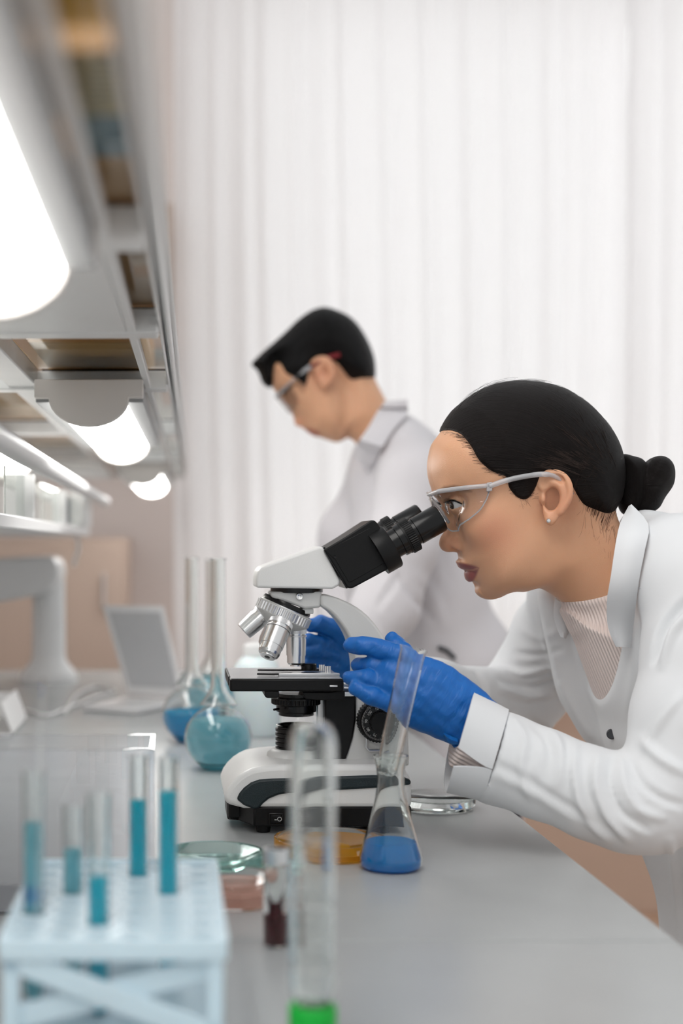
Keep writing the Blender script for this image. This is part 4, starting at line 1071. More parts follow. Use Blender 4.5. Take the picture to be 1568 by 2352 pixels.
def proj(v): return VX+F*v[:, 0]/v[:, 1], VY-F*(v[:, 2]-CZ)/v[:, 1]
def softmask(pts, px, py, soft):
    """1 inside the outline, fading over soft pixels"""
    d, _ = distline(list(pts)+[pts[0]], px, py); ins = inpoly(pts, px, py)
    s = np.where(ins, d, -d); return np.clip(0.5+s/soft, 0, 1)
def folds(v, f, strokes, near=True, lim=-0.15):
    """raise and sink cloth along fold lines on the side that faces the room"""
    n = vnormals(v, f); px, py = proj(v); out = np.zeros(len(v)); w = np.clip((-n[:, 1]-0.1)*3, 0, 1)
    for pts, amp, wid in strokes:
        q = [(float(a[0]), float(a[1])) for a in cr(pts, 4)]
        d, t = distline(q, px, py); env = np.sin(np.pi*np.clip(t*0.9+0.05, 0, 1))**0.6
        g = np.exp(-(d/(wid*0.85))**2)-0.45*np.exp(-(d/(wid*2.0))**2)
        out += amp*env*g
    return v+n*(out*w)[:, None]
def ripple(v, f, amp, L_, seed=0):
    """broad uneven drape"""
    r = np.random.RandomState(seed); n = vnormals(v, f); s = np.zeros(len(v))
    for _ in range(7):
        k = r.normal(size=3); k /= np.linalg.norm(k); s += np.sin(v @ k*2*np.pi/(L_*r.uniform(0.7, 1.6))+r.uniform(0, 6.28))
    return v+n*(amp*s/3)[:, None]
def hit(vol, px, py, y0=1.30, y1=2.0):
    """depth at which the line of sight meets a sculpted volume"""
    ys = np.arange(y0, y1, 0.001); x = (px-VX)/F*ys; z = CZ-(py-VY)/F*ys
    i = np.round((x-vol.lo[0])/vol.h).astype(int); j = np.round((ys-vol.lo[1])/vol.h).astype(int); k = np.round((z-vol.lo[2])/vol.h).astype(int)
    ok = (i >= 0) & (j >= 0) & (k >= 0) & (i < vol.n[0]) & (j < vol.n[1]) & (k < vol.n[2])
    ins = np.zeros(len(ys), bool); ins[ok] = vol.D[i[ok], j[ok], k[ok]] < 0
    return float(ys[int(np.argmax(ins))]) if ins.any() else None
def V3(t): return tuple(P(t[0], t[1], t[2]))
def chainpx(vol, pts, k=0.01, op='u', sy=1.0):
    vol.chain([V3(p) for p in pts], [p[3] for p in pts], k, op, sy)

# ------------------------------------------------------------------ the woman
YW0 = 1.64
wom = thing('person', 'woman in a white lab coat and blue gloves leaning to the eyepieces', 'person', (0.70, YW0, 0))
q64 = lambda pts: pxpoly(pts, YW0)
hv = Vol((PX(975, YW0), YW0-0.100, PZ(1450, YW0)), (PX(1520, YW0), YW0+0.100, PZ(868, YW0)), 0.00145)
skull = [(1022, 1003), (1042, 965), (1080, 926), (1126, 899), (1178, 888), (1238, 892), (1284, 908), (1332, 938), (1368, 974), (1393, 1010), (1408, 1050), (1412, 1100), (1400, 1160), (1372, 1200), (1300, 1215), (1230, 1210), (1150, 1180), (1080, 1150), (1030, 1120), (1003, 1085), (1003, 1040)]
face = [(1010, 1018), (1000, 1045), (995, 1075), (996, 1105), (1001, 1126), (1012, 1143), (1023, 1160), (1034, 1190), (1042, 1220), (1049, 1250), (1055, 1275), (1060, 1295), (1072, 1312), (1084, 1332), (1090, 1342), (1098, 1354), (1110, 1367), (1125, 1373), (1147, 1371), (1170, 1360), (1195, 1347), (1235, 1310), (1262, 1260), (1275, 1200), (1270, 1120), (1230, 1040), (1150, 990), (1060, 985)]
f_sk = polyf(hv, q64(skull), 0.071, YW0, 1.0); f_fc = polyf(hv, q64(face), 0.050, YW0, 1.30)
hv.full(f_sk, k=0.012); hv.full(f_fc, k=0.030)
headD = hv.D.copy()
neck = [(1200, 1343), (1232, 1347), (1259, 1360), (1292, 1383), (1320, 1410), (1345, 1450), (1520, 1450), (1490, 1330), (1440, 1240), (1400, 1180), (1330, 1120), (1250, 1150), (1215, 1250)]
hv.poly(q64(neck), 0.052, YW0, 1.0, k=0.024)
# cheek, jaw corner, chin, brow
for s in (-1, 1):
    hv.ell(P(1098, 1200, YW0)+Vector((0, s*0.046, 0)), (0.022, 0.012, 0.016), 0.030)
    hv.ell(P(1205, 1285, YW0)+Vector((0, s*0.042, 0)), (0.024, 0.012, 0.022), 0.034)
    hv.ell(P(1022, 1128, YW0)+Vector((0, s*0.022, 0)), (0.008, 0.017, 0.006), 0.010)
hv.ell(P(1118, 1352, YW0), (0.013, 0.017, 0.010), 0.010)
# nose
nose = [(1012, 1146), (1020, 1165), (1024, 1190), (1021, 1216), (1016, 1231), (1013, 1243), (1014, 1254), (1021, 1263), (1034, 1266), (1048, 1267), (1060, 1262), (1066, 1250), (1060, 1230), (1052, 1205), (1046, 1175), (1036, 1150)]
hv.poly(q64(nose), 0.0085, YW0, 1.15, k=0.007)
hv.ell(P(1027, 1247, YW0), (0.0085, 0.0105, 0.0090), 0.006)
for s in (-1, 1):
    hv.ell(P(1049, 1250, YW0)+Vector((0, s*0.0125, 0)), (0.0085, 0.0055, 0.0070), 0.005)
    hv.ell(P(1040, 1264, YW0)+Vector((0, s*0.0095, 0)), (0.0058, 0.0042, 0.0040), 0.002, 's')
    hv.ell(P(1070, 1238, YW0)+Vector((0, s*0.0185, 0)), (0.0040, 0.0035, 0.0110), 0.008, 's', rot=0.35)
# mouth
ul = [(1049, 1287), (1051, 1297), (1056, 1305), (1068, 1309), (1084, 1307), (1096, 1304), (1090, 1296), (1072, 1284)]
ll = [(1070, 1311), (1067, 1318), (1069, 1329), (1077, 1338), (1088, 1337), (1094, 1325), (1098, 1307), (1084, 1309)]
hv.poly(q64(ul), 0.0075, YW0, 2.6, k=0.005); hv.poly(q64(ll), 0.0080, YW0, 2.3, k=0.004)
hv.poly(q64([(1055, 1308.0), (1070, 1310.5), (1085, 1308.5), (1101, 1303.5), (1101, 1306.5), (1085, 1311.5), (1070, 1313), (1055, 1311)]), 0.005, YW0, 4.6, k=0.002, op='s', smooth=1)
hv.ell(P(1088, 1345, YW0), (0.004, 0.014, 0.004), 0.006, 's')
# eyes: socket, then lids around the eyeball
EC = P(1059, 1160, YW0-0.031)
for s in (-1, 1):
    c = Vector((EC.x, YW0+s*0.031, EC.z))
    hv.ell(c+Vector((-0.0075, s*0.006, 0.000)), (0.0125, 0.0165, 0.0105), 0.009, 's')
    f_ = np.array((-0.86, s*0.51)); l_ = np.array((0.51, s*0.86))
    def lid(x, y, z, c=c, f_=f_, l_=l_):
        dx, dy, dz = x-c.x, y-c.y, z-c.z
        fw_, lt = dx*f_[0]+dy*f_[1], dx*l_[0]+dy*l_[1]
        hz = 0.0050*np.clip(1-(lt/0.0118)**2, 0, 1)-0.0003
        w = np.maximum(np.abs(dz-0.0004+0.06*lt)-hz, -fw_)
        r = np.sqrt(dx*dx+dy*dy+dz*dz)
        return np.maximum(r-0.0138, -w)
    hv.put(lid, np.array(c)-0.014, np.array(c)+0.014, 0.0035)
# ears
ear = [(1234, 1112), (1240, 1096), (1255, 1084), (1272, 1080), (1290, 1088), (1302, 1105), (1307, 1125), (1304, 1148), (1296, 1165), (1286, 1180), (1276, 1196), (1268, 1206), (1260, 1208), (1253, 1201), (1249, 1187), (1247, 1170), (1245, 1150), (1240, 1130)]
YE = 1.567; pe = [(float(a), float(b)) for a, b in cr(pxpoly(ear, YE), 4, True)]; xe0, xe1 = PX(1238, YE), PX(1306, YE)
helix = pxpoly([tuple(t_) for t_ in cr([(1246, 1122), (1240, 1108), (1246, 1094), (1258, 1087), (1273, 1085), (1288, 1092), (1298, 1107), (1302, 1126), (1299, 1147), (1291, 1163), (1282, 1178)], 3)], YE)
anti = pxpoly([tuple(t_) for t_ in cr([(1262, 1108), (1278, 1112), (1288, 1130), (1286, 1150), (1276, 1165), (1264, 1172)], 3)], YE)
for s in (-1, 1):
    yc = lambda x, s=s: YW0+s*(0.0685+0.017*np.clip((x-xe0)/(xe1-xe0), -0.3, 1.2))
    def earf(x, y, z, yc=yc):
        sd = sd2(pe, x.ravel(), z.ravel())[:, None, :]; R = 0.0035
        return np.sqrt(np.maximum(sd+R, 0)**2+(y-yc(x))**2)-R
    lo = (min(p[0] for p in pe), YW0+s*0.077-0.016, min(p[1] for p in pe)); hi = (max(p[0] for p in pe), YW0+s*0.077+0.016, max(p[1] for p in pe))
    hv.put(earf, lo, hi, 0.004)
    for ln, rr, ofs in ((helix, 0.0033, 0.0022), (anti, 0.0028, 0.0012)):
        pts3 = [(a, float(yc(a))+s*ofs, b) for a, b in ln]
        hv.chain(pts3, [rr]*len(pts3), 0.0018)
    cx_, cz_ = PX(1263, YE), PZ(1147, YE)
    hv.ell((cx_, float(yc(cx_))+s*0.0035, cz_), (0.0085, 0.0105, 0.0135), 0.003, 's', rot=-0.15)
    hv.ell((PX(1277, YE), float(yc(PX(1277, YE)))+s*0.005, PZ(1100, YE)), (0.0085, 0.0035, 0.0040), 0.002, 's', rot=-0.5)
    hv.ell((PX(1247, YE), float(yc(PX(1247, YE)))+s*0.001, PZ(1146, YE)), (0.0032, 0.0042, 0.0050), 0.003)
    hv.ell((PX(1262, YE), float(yc(PX(1262, YE)))+s*0.0005, PZ(1194, YE)), (0.0055, 0.0042, 0.0065), 0.003)
hv_v, hv_f = hv.mesh(1)
# coarse rest of the body inside the clothes (joined into the same mesh)
bv = Vol((0.14, 1.34, 0.02), (0.98, 2.05, 1.22), 0.010)
bv.poly(q64([(1360, 1330), (1350, 1450), (1420, 1620), (1520, 1850), (1600, 1980), (1860, 1980), (1850, 1700), (1720, 1330), (1560, 1220), (1460, 1230)]), 0.10, YW0, 1.2, k=0.02)
ARM_N = [(1615, 1360, 1.51, 0.045), (1600, 1500, 1.485, 0.036), (1550, 1740, 1.458, 0.033), (1500, 1845, 1.45, 0.031), (1300, 1775, 1.475, 0.030), (1110, 1678, 1.50, 0.023)]
ARM_F = [(1330, 1375, 1.80, 0.045), (1262, 1480, 1.89, 0.038), (1200, 1597, 1.92, 0.034), (1040, 1592, 1.85, 0.028), (880, 1546, 1.79, 0.022)]
chainpx(bv, ARM_N, 0.02); chainpx(bv, ARM_F, 0.02)
for s in (-1, 1):
    bv.chain([(0.735, YW0+s*0.070, 0.86), (0.74, YW0+s*0.078, 0.48), (0.75, YW0+s*0.078, 0.10)], [0.070, 0.055, 0.042], 0.03)
b_v, b_f = bv.mesh(2)
# even out the cheek, jaw and neck, keep the features
px, py = proj(np.stack([hv_v[:, 0], YW0-np.abs(hv_v[:, 1]-YW0), hv_v[:, 2]], 1))
keep = np.zeros(len(hv_v))
for cx_, cy_, rx_, ry_ in ((1040, 1160, 62, 34), (1035, 1245, 42, 40), (1075, 1312, 44, 40), (1270, 1145, 60, 80)):
    keep = np.maximum(keep, np.clip(1.7-1.25*np.sqrt(((px-cx_)/rx_)**2+((py-cy_)/ry_)**2), 0, 1))
sm = lap(hv_v, hv_f, 60); prof = np.abs(hv_v[:, 1]-YW0) < 0.012; keep[prof] = 1
hv_v = hv_v*keep[:, None]+sm*(1-keep)[:, None]
body = meshobj('body', weld(hv_v, hv_f, b_v, b_f), 'skin_woman', wom)
ALLV = coords(body)
vm = ALLV.copy(); vm[:, 1] = YW0-np.abs(vm[:, 1]-YW0)       # mirror both halves onto the near side
px, py = proj(vm)
lipm = np.maximum(softmask([(1049, 1293), (1052, 1299), (1057, 1307), (1068, 1310), (1085, 1309), (1099, 1304), (1090, 1300), (1075, 1296), (1060, 1293)], px, py, 5),
                  softmask([(1068, 1310), (1066, 1319), (1069, 1330), (1077, 1339), (1086, 1336), (1092, 1326), (1099, 1306), (1085, 1310)], px, py, 5))
attr(body, 'lip', lipm*(vm[:, 0] < PX(1110, 1.6)))
attr(body, 'brow', softmask([(1006, 1128), (1020, 1119), (1042, 1116), (1066, 1121), (1082, 1128), (1066, 1128), (1040, 1125), (1018, 1131)], px, py, 9)*(vm[:, 1] > YW0-0.07))
attr(body, 'blush', np.maximum(np.exp(-((px-1135)**2+(py-1225)**2)/55**2)*0.7, np.exp(-((px-1285)**2+(py-1150)**2)/50**2)*0.6)
     + 0.5*np.exp(-((px-1032)**2+(py-1250)**2)/22**2))
# eyes
for s in (-1, 1):
    c = Vector((EC.x, YW0+s*0.031, EC.z))
    ey = mobj('eyeball', lathe([(0.0124*math.sin(math.pi*i/20), -0.0124*math.cos(math.pi*i/20)) for i in range(21)], 32, Matrix.Translation(c)), 'eye_white', wom, smooth=180)
    g = Vector((-0.955, s*0.22, -0.10)).normalized()
    mobj('iris', lathe([(0.0058*t, 0.0124*math.sqrt(1-(0.0058*t/0.0124)**2)+0.0011*(1-t*t)) for t in (1, .8, .55, .3, 0)], 28, frame(c, g)), 'iris_dark', ey, smooth=180)
    f_ = Vector((-0.86, s*0.51, 0)); l_ = Vector((0.51, s*0.86, 0)); ls = []
    for i in range(17):
        lt = -0.0100+0.0205*i/16; hz = 0.0050*max(0, 1-(lt/0.0118)**2)
        z = 0.0004-0.06*lt+hz; fw_ = math.sqrt(max(0.0138**2-lt*lt-z*z, 1e-8))
        p0 = c+f_*(fw_-0.0008)+l_*lt+Vector((0, 0, z)); dr = (f_*0.9+l_*(lt*45)+Vector((0, 0, -0.15))).normalized()
        ls.append(tube([p0, p0+dr*0.0035, p0+dr*0.0062+Vector((0, 0, 0.0016)), p0+dr*0.0078+Vector((0, 0, 0.0036))], [0.00042, 0.00036, 0.00025, 0.00008], 5))
    lo_ = mobj('eyelashes', join(*ls), 'lash', wom, smooth=60, kind='stuff')
    rim = []
    for i in range(15):
        lt = -0.0108+0.0220*i/14; hz = 0.0050*max(0, 1-(lt/0.0118)**2)
        z = 0.0004-0.06*lt+hz+0.0002; fw_ = math.sqrt(max(0.0136**2-lt*lt-z*z, 1e-8)); rim.append(c+f_*fw_+l_*lt+Vector((0, 0, z)))
    mobj('lash_line', tube(rim, 0.00055, 6), 'lash', wom, smooth=60)
st_ = P(1259, 1196, 1.5585)
mobj('ear_stud', lathe([(0, -0.0005), (0.0022, 0.0), (0.0026, 0.0010), (0.0018, 0.0020), (0, 0.0024)], 8, frame(st_, (0, -1, 0), (0, 0, 1))), 'chrome', wom, smooth=0, label='small bright ear stud')

# hair: a shell over the skull, cut along the hairline, and a twisted bun
hairline = [(1010, 985, 1.635), (1024, 992, 1.635), (1048, 1003, 1.62), (1072, 1030, 1.60), (1092, 1060, 1.588), (1124, 1084, 1.580), (1158, 1096, 1.576), (1166, 1121, 1.575), (1189, 1144, 1.572), (1212, 1146, 1.571),
            (1230, 1120, 1.570), (1245, 1090, 1.569), (1275, 1082, 1.569), (1303, 1098, 1.569), (1318, 1121, 1.57), (1340, 1156, 1.575), (1363, 1187, 1.585), (1386, 1210, 1.60), (1412, 1208, 1.62), (1460, 1190, 1.64), (1500, 1100, 1.64), (1480, 960, 1.64), (1380, 850, 1.64), (1177, 830, 1.64), (1060, 860, 1.64), (990, 930, 1.64)]
hl = [(PX(a, y), PZ(b, y)) for a, b, y in hairline]
hl = [(float(a), float(b)) for a, b in cr(hl, 3, True)]
sdl = sd2(hl, hv.ax[0], hv.ax[2])[:, None, :]
zz_ = hv.ax[2][None, None, :]; xx_ = hv.ax[0][:, None, None]
thick = 0.0028+0.0055*np.clip((-sdl-0.004)/0.028, 0, 1)
A = headD-thick; kk = 0.005; hh = np.clip(0.5-0.5*(A-sdl)/kk, 0, 1)
hr = Vol((0, 0, 0), (0.01, 0.01, 0.01), 0.01); hr.h = hv.h; hr.lo = hv.lo; hr.n = hv.n; hr.ax = hv.ax
hr.D = (A*(1-hh)+sdl*hh+kk*hh*(1-hh)).astype(np.float32)
h_v, h_f = hr.mesh(1)
hair = mobj('hair', (h_v, h_f), 'hair_dark', wom, smooth=180)
bc = P(1436, 1120, YW0)
def comb(o, v, c):
    dx, dz, dy = v[:, 0]-c[0], v[:, 2]-c[2], v[:, 1]-c[1]
    attr(o, 'comb_a', np.arctan2(dz, -dx)*1.0+dy*4.0); attr(o, 'comb_r', np.sqrt(dx*dx+dz*dz+dy*dy))
comb(hair, h_v, bc)
bu = Vol((PX(1400, YW0), YW0-0.06, PZ(1205, YW0)), (PX(1565, YW0), YW0+0.06, PZ(1030, YW0)), 0.0018)
bu.poly(q64([(1420, 1048), (1455, 1048), (1478, 1060), (1488, 1100), (1480, 1150), (1462, 1172), (1430, 1180), (1412, 1120)]), 0.030, YW0, 1.0, k=0.006)
ring = []
for i in range(15):
    a = 2*math.pi*i/14*0.96+0.6
    ring.append((PX(1494, YW0)+0.0105*math.cos(a)*0.9, YW0+0.016*math.sin(a), PZ(1117, YW0)+0.020*math.cos(a+0.5)))
bu.chain(ring, [0.0135]*15, 0.004)
bu.poly(q64([(1484, 1062), (1503, 1054), (1530, 1057), (1546, 1080), (1544, 1113), (1524, 1144), (1508, 1170), (1476, 1181), (1450, 1165), (1462, 1120)]), 0.026, YW0, 1.05, k=0.004)
u_v, u_f = bu.mesh(1)
bun = mobj('hair_bun', (u_v, u_f), 'hair_dark', wom, smooth=180)
cb_ = P(1500, 1118, YW0); dx, dz, dy = u_v[:, 0]-cb_.x, u_v[:, 2]-cb_.z, u_v[:, 1]-cb_.y
attr(bun, 'comb_a', np.sqrt(dx*dx+dz*dz+dy*dy)*55); attr(bun, 'comb_r', np.arctan2(dz, dx)*0.06)
# loose strands standing off the crown, the temple and the nape
rnd = random.Random(5); ls = []
crown = [(1024, 985), (1042, 950), (1078, 912), (1124, 886), (1178, 875), (1239, 879), (1290, 896), (1340, 925), (1380, 963), (1407, 1002), (1424, 1040)]
cc = cr(crown, 10)
for i in range(95):
    k = rnd.randrange(0, len(cc)-14); ln = rnd.randrange(8, 22); y = YW0+rnd.uniform(-0.03, 0.03); h = rnd.uniform(3, 13); pts = []
    for j in range(0, 6):
        t = j/5; qk = cc[min(len(cc)-1, k+int(ln*t))]; cx_, cy_ = 1215, 1080; dx, dy = qk[0]-cx_, qk[1]-cy_; d = math.hypot(dx, dy)
        o = -4+h*math.sin(math.pi*0.62*t)*(0.6+0.4*t); pts.append(P(qk[0]+dx/d*o, qk[1]+dy/d*o, y))
    ls.append(tube([Vector(p) for p in cr(pts, 3)], 0.00011, 3))
both = Vol((0, 0, 0), (0.01, 0.01, 0.01), 0.01); both.h = hv.h; both.lo = hv.lo; both.n = hv.n; both.ax = hv.ax; both.D = np.minimum(hv.D, hr.D)
def lay(pts, off=0.0004):
    """lay a line of photo points on the head"""
    out = []
    for a, b in pts:
        if inpoly(ear, np.array([a+4.]), np.array([float(b)]))[0] or inpoly(ear, np.array([a-8.]), np.array([b-4.]))[0]: return None
        y = hit(both, a, b, 1.53, 1.70)
        if y is None: continue
        out.append((a, b, y))
    if len(out) < 3: return None
    ys = [o[2] for o in out]
    for _ in range(2): ys = [ys[0]]+[(ys[i-1]+ys[i]+ys[i+1])/3 for i in range(1, len(ys)-1)]+[ys[-1]]
    return [P(a, b, y-off) for (a, b, _), y in zip(out, ys)]
fine = []
hpx = cr([(1020, 992), (1048, 1003), (1074, 1030), (1094, 1060), (1126, 1085), (1160, 1098), (1168, 1122), (1190, 1145), (1212, 1146), (1230, 1120)], 12)
npx = cr([(1320, 1122), (1342, 1157), (1365, 1188), (1388, 1210), (1410, 1208)], 12)
def flow(p, q_, n=6, arch=0.13):
    d = math.hypot(q_[0]-p[0], q_[1]-p[1])
    return [(p[0]+(q_[0]-p[0])*t, p[1]+(q_[1]-p[1])*t-arch*d*math.sin(math.pi*t)) for t in [i/n for i in range(n+1)]]
BN = (1432, 1112)
for i in range(420):                    # baby hairs along the hairline
    src_ = hpx if i < 300 else npx; p = src_[rnd.randrange(len(src_))]; o = rnd.uniform(-6, 6) if i < 300 else rnd.uniform(-4, 10)
    d = math.hypot(BN[0]-p[0], BN[1]-p[1]); ux, uy = (BN[0]-p[0])/d, (BN[1]-p[1])/d
    if i >= 300: ux, uy = 0.35, -0.94
    st = (p[0]-ux*o+rnd.uniform(-4, 4), p[1]-uy*o+rnd.uniform(-4, 4)+(o*0.5 if i < 300 else 0)); ln = rnd.uniform(22, 60)
    L3 = lay(flow(st, (st[0]+ux*ln, st[1]+uy*ln+rnd.uniform(-8, 4)), 4, 0.06), 0.0003)
    if L3: fine.append(tube(L3, 0.00011, 3, cap=False))
for i in range(620):                    # combed strands over the crown
    a_ = rnd.uniform(math.radians(-8), math.radians(78)); R_ = rnd.uniform(120, 400)
    p = (BN[0]-R_*math.cos(a_), BN[1]-R_*math.sin(a_)*0.62+rnd.uniform(-10, 20)); t = rnd.uniform(0.25, 0.6)
    if not inpoly([(a, b) for a, b, _ in hairline], np.array([p[0]-6.]), np.array([p[1]+6.]))[0]: continue
    L3 = lay(flow(p, (p[0]+(BN[0]-p[0])*t, p[1]+(BN[1]-p[1])*t), 6, 0.10*t), 0.0002)
    if L3: fine.append(tube(L3, 0.00013, 3, cap=False))
for i in range(46):                     # wisps on the nape and in front of the ear
    if i < 32: p = npx[rnd.randrange(8, len(npx))]; q_ = (p[0]+rnd.uniform(-22, 24), p[1]+rnd.uniform(25, 80))
    else: p = (rnd.uniform(1168, 1212), rnd.uniform(1125, 1146)); q_ = (p[0]+rnd.uniform(6, 36), p[1]+rnd.uniform(18, 44))
    L3 = lay(flow(p, q_, 6, rnd.uniform(-0.22, 0.22)), 0.0004)
    if L3: fine.append(tube(L3, 0.00007, 3, cap=False))
mobj('fine_hair', join(*fine), pm('hair_strand', srgb(44, 33, 28), 0.45, var=0.3, spec=0.3), wom, smooth=60, kind='stuff')
mobj('loose_strands', join(*ls), 'lash', wom, smooth=60, kind='stuff')

# sweater: turtleneck and chest
sv = Vol((PX(1270, YW0)-0.01, 1.46, PZ(2000, YW0)), (PX(1800, YW0), 1.82, PZ(1220, YW0)), 0.0021)
nk2 = [(1200, 1332), (1232, 1340), (1255, 1352), (1284, 1378), (1312, 1412), (1335, 1460), (1520, 1460), (1500, 1330), (1450, 1240), (1404, 1172), (1330, 1110), (1250, 1140), (1205, 1240)]
sv.poly(q64(nk2), 0.057, YW0, 1.0, k=0.01)
la, lb = P(1280, 1390, YW0), P(1450, 1258, YW0); nx_, nz_ = -(lb.z-la.z), (lb.x-la.x); nl = math.hypot(nx_, nz_)
def above(x, y, z): return -(((x-la.x)*nx_+(z-la.z)*nz_)/nl+0.022*((y-YW0)/0.057)**2)
sv.full(above, 's', 0.003)
sv.chain([(0, 0, 0), (0, 0, 0.001)], [0.0001, 0.0001])
sv.poly(q64([(1290, 1400), (1318, 1455), (1352, 1545), (1385, 1640), (1420, 1760), (1480, 1960), (1780, 1960), (1740, 1320), (1520, 1290), (1420, 1330), (1340, 1420)]), 0.10, YW0, 1.2, k=0.012)
s_v, s_f = sv.mesh(4)
swt = mobj('sweater', (s_v, s_f), 'rib_knit', wom, smooth=180)
attr(swt, 'rib', (s_v[:, 0]*0.90+s_v[:, 2]*0.40-(s_v[:, 1]-YW0)*0.5)*2*math.pi/0.0042)

# lab coat: torso, sleeves
cv_ = Vol((PX(985, 1.5), 1.35, 0.44), (1.00, 2.02, 1.27), 0.0031)
coatp = [(1345, 1380), (1338, 1470), (1360, 1570), (1388, 1650), (1400, 1710), (1425, 1790), (1470, 1930), (1520, 2080), (1545, 2250), (1555, 2800), (1990, 2800), (1960, 2000), (1880, 1560), (1760, 1310), (1640, 1215), (1560, 1192), (1490, 1184), (1450, 1180), (1432, 1230), (1405, 1310), (1365, 1370)]
cv_.poly(q64(coatp), 0.125, YW0, 1.22, k=0.02)
# opening down the front
wed = pxpoly([(1270, 1340), (1302, 1402), (1340, 1500), (1374, 1590), (1400, 1680), (1403, 1560), (1404, 1460), (1412, 1350), (1438, 1200), (1440, 1150), (1300, 1150)], 1.60)
def wedf(x, y, z):
    s2 = sd2(wed, x.ravel(), z.ravel())[:, None, :]; return np.maximum(s2, y-1.685)
cv_.put(wedf, (0.35, 1.38, 0.95), (0.55, 1.70, 1.27), 0.0012, 's', 0)
cv_.poly(pxpoly([(1240, 1352), (1284, 1366), (1318, 1440), (1350, 1530), (1384, 1630), (1418, 1752), (1385, 1738), (1345, 1706), (1312, 1650), (1282, 1592), (1262, 1510), (1246, 1430)], 1.72), 0.020, 1.722, 1.3, k=0.02)
chainpx(cv_, [(1500, 1262, 1.60, 0.035), (1560, 1300, 1.53, 0.050), (1612, 1350, 1.50, 0.060)], 0.03)
cv_.chain([(0.715, YW0, 1.00), (0.74, YW0, 0.80), (0.748, YW0, 0.40)], [0.13, 0.158, 0.178], 0.03, sy=1.12)
SLEEVE = [(1612, 1350, 1.50, 0.060), (1596, 1500, 1.475, 0.050), (1562, 1650, 1.455, 0.0480), (1535, 1780, 1.445, 0.0460), (1500, 1853, 1.440, 0.0440)]
chainpx(cv_, SLEEVE, 0.014)
FORE = [(1500, 1853, 1.440, 0.0440), (1440, 1845, 1.445, 0.0450), (1350, 1818, 1.46, 0.0460), (1250, 1783, 1.475, 0.0455), (1150, 1742, 1.49, 0.0455), (1030, 1693, 1.505, 0.0470)]
chainpx(cv_, FORE, 0.012)
chainpx(cv_, [(1420, 1330, 1.76, 0.05), (1316, 1372, 1.80, 0.050), (1276, 1460, 1.88, 0.053), (1228, 1556, 1.92, 0.052), (1198, 1602, 1.93, 0.050)], 0.03)
chainpx(cv_, [(1198, 1602, 1.93, 0.050), (1090, 1609, 1.87, 0.042), (1000, 1588, 1.83, 0.038), (915, 1556, 1.80, 0.036)], 0.015)
# near sleeve: cut square at the cuff seam and hollow
ca, cbt = P(1152, 1622, 1.49), P(1092, 1830, 1.49); dxx, dzz = cbt.x-ca.x, cbt.z-ca.z; dl = math.hypot(dxx, dzz)
ncx, ncz = dzz/dl, -dxx/dl      # towards the hand
cv_.put(lambda x, y, z: -((x-ca.x)*ncx+(z-ca.z)*ncz)+0*y, (0.2, 1.40, 0.85), (0.42, 1.60, 1.15), 0.002, 's', 0)
chainpx(cv_, [(1190, 1758, 1.484, 0.034), (1120, 1730, 1.493, 0.0385), (1000, 1680, 1.505, 0.0390)], 0.003, 's')
# far cuff hollow
chainpx(cv_, [(930, 1560, 1.805, 0.030), (870, 1540, 1.79, 0.034)], 0.003, 's')
cv_.put(lambda x, y, z: (x-PX(905, 1.80))+0*y+0*z, (0.1, 1.7, 0.9), (0.32, 1.95, 1.15), 0.002, 's', 0)
# neck hole
cv_.poly(q64(nk2), 0.0605, YW0, 1.0, k=0.004, op='s')
c_v, c_f = cv_.mesh(2)
c_v = ripple(c_v, c_f, 0.0016, 0.13, 3)
STR = [([(1322, 1700), (1318, 1780), (1342, 1870), (1392, 1928)], 0.0045, 13), ([(1372, 1738), (1366, 1800), (1390, 1870), (1440, 1930)], 0.0055, 12),
       ([(1404, 1745), (1400, 1800), (1425, 1865), (1486, 1905)], -0.0055, 10), ([(1428, 1748), (1436, 1810), (1468, 1860), (1520, 1880)], 0.0050, 12),
       ([(1448, 1752), (1474, 1800), (1520, 1835), (1568, 1850)], -0.0045, 10), ([(1470, 1700), (1520, 1745), (1575, 1775)], 0.0045, 14),
       ([(1176, 1650), (1204, 1700), (1196, 1768), (1215, 1830)], 0.0035, 14), ([(1222, 1655), (1262, 1710), (1252, 1790)], -0.0030, 14), ([(1262, 1668), (1290, 1730), (1285, 1800)], 0.0032, 12),
       ([(1120, 1748), (1200, 1786), (1300, 1850), (1400, 1915)], -0.0022, 12), ([(1130, 1778), (1220, 1820), (1320, 1885)], 0.0014, 14),
       ([(1580, 1380), (1528, 1440), (1502, 1520)], -0.0060, 11), ([(1590, 1400), (1545, 1450), (1520, 1530)], 0.0045, 12), 
       ([(1560, 1600), (1520, 1650), (1480, 1720)], 0.0035, 14), ([(1462, 1480), (1450, 1560), (1440, 1640)], 0.0018, 14),
       ([(1136, 1536), (1200, 1548), (1275, 1530)], 0.0045, 9), ([(1146, 1560), (1220, 1578), (1285, 1560)], -0.0045, 8), ([(1150, 1585), (1215, 1602), (1270, 1592)], 0.0040, 9),
       ([(1180, 1500), (1240, 1505), (1290, 1490)], -0.0030, 9), ([(1190, 1440), (1240, 1465), (1285, 1450)], 0.0025, 12), ([(1090, 1545), (1110, 1580), (1105, 1620)], -0.0040, 9),
       ([(1310, 1400), (1330, 1500), (1370, 1600), (1410, 1720)], 0.0020, 7), ([(1232, 1400), (1262, 1500), (1300, 1600), (1350, 1690)], 0.0030, 12), ([(1540, 1930), (1550, 2050), (1562, 2200)], 0.005, 10)]
c_v = lap(folds(c_v, c_f, [(a, b*1.9, c) for a, b, c in STR]), c_f, 2)
coat = mobj('lab_coat', (c_v, c_f), 'coat_white', wom, smooth=180)
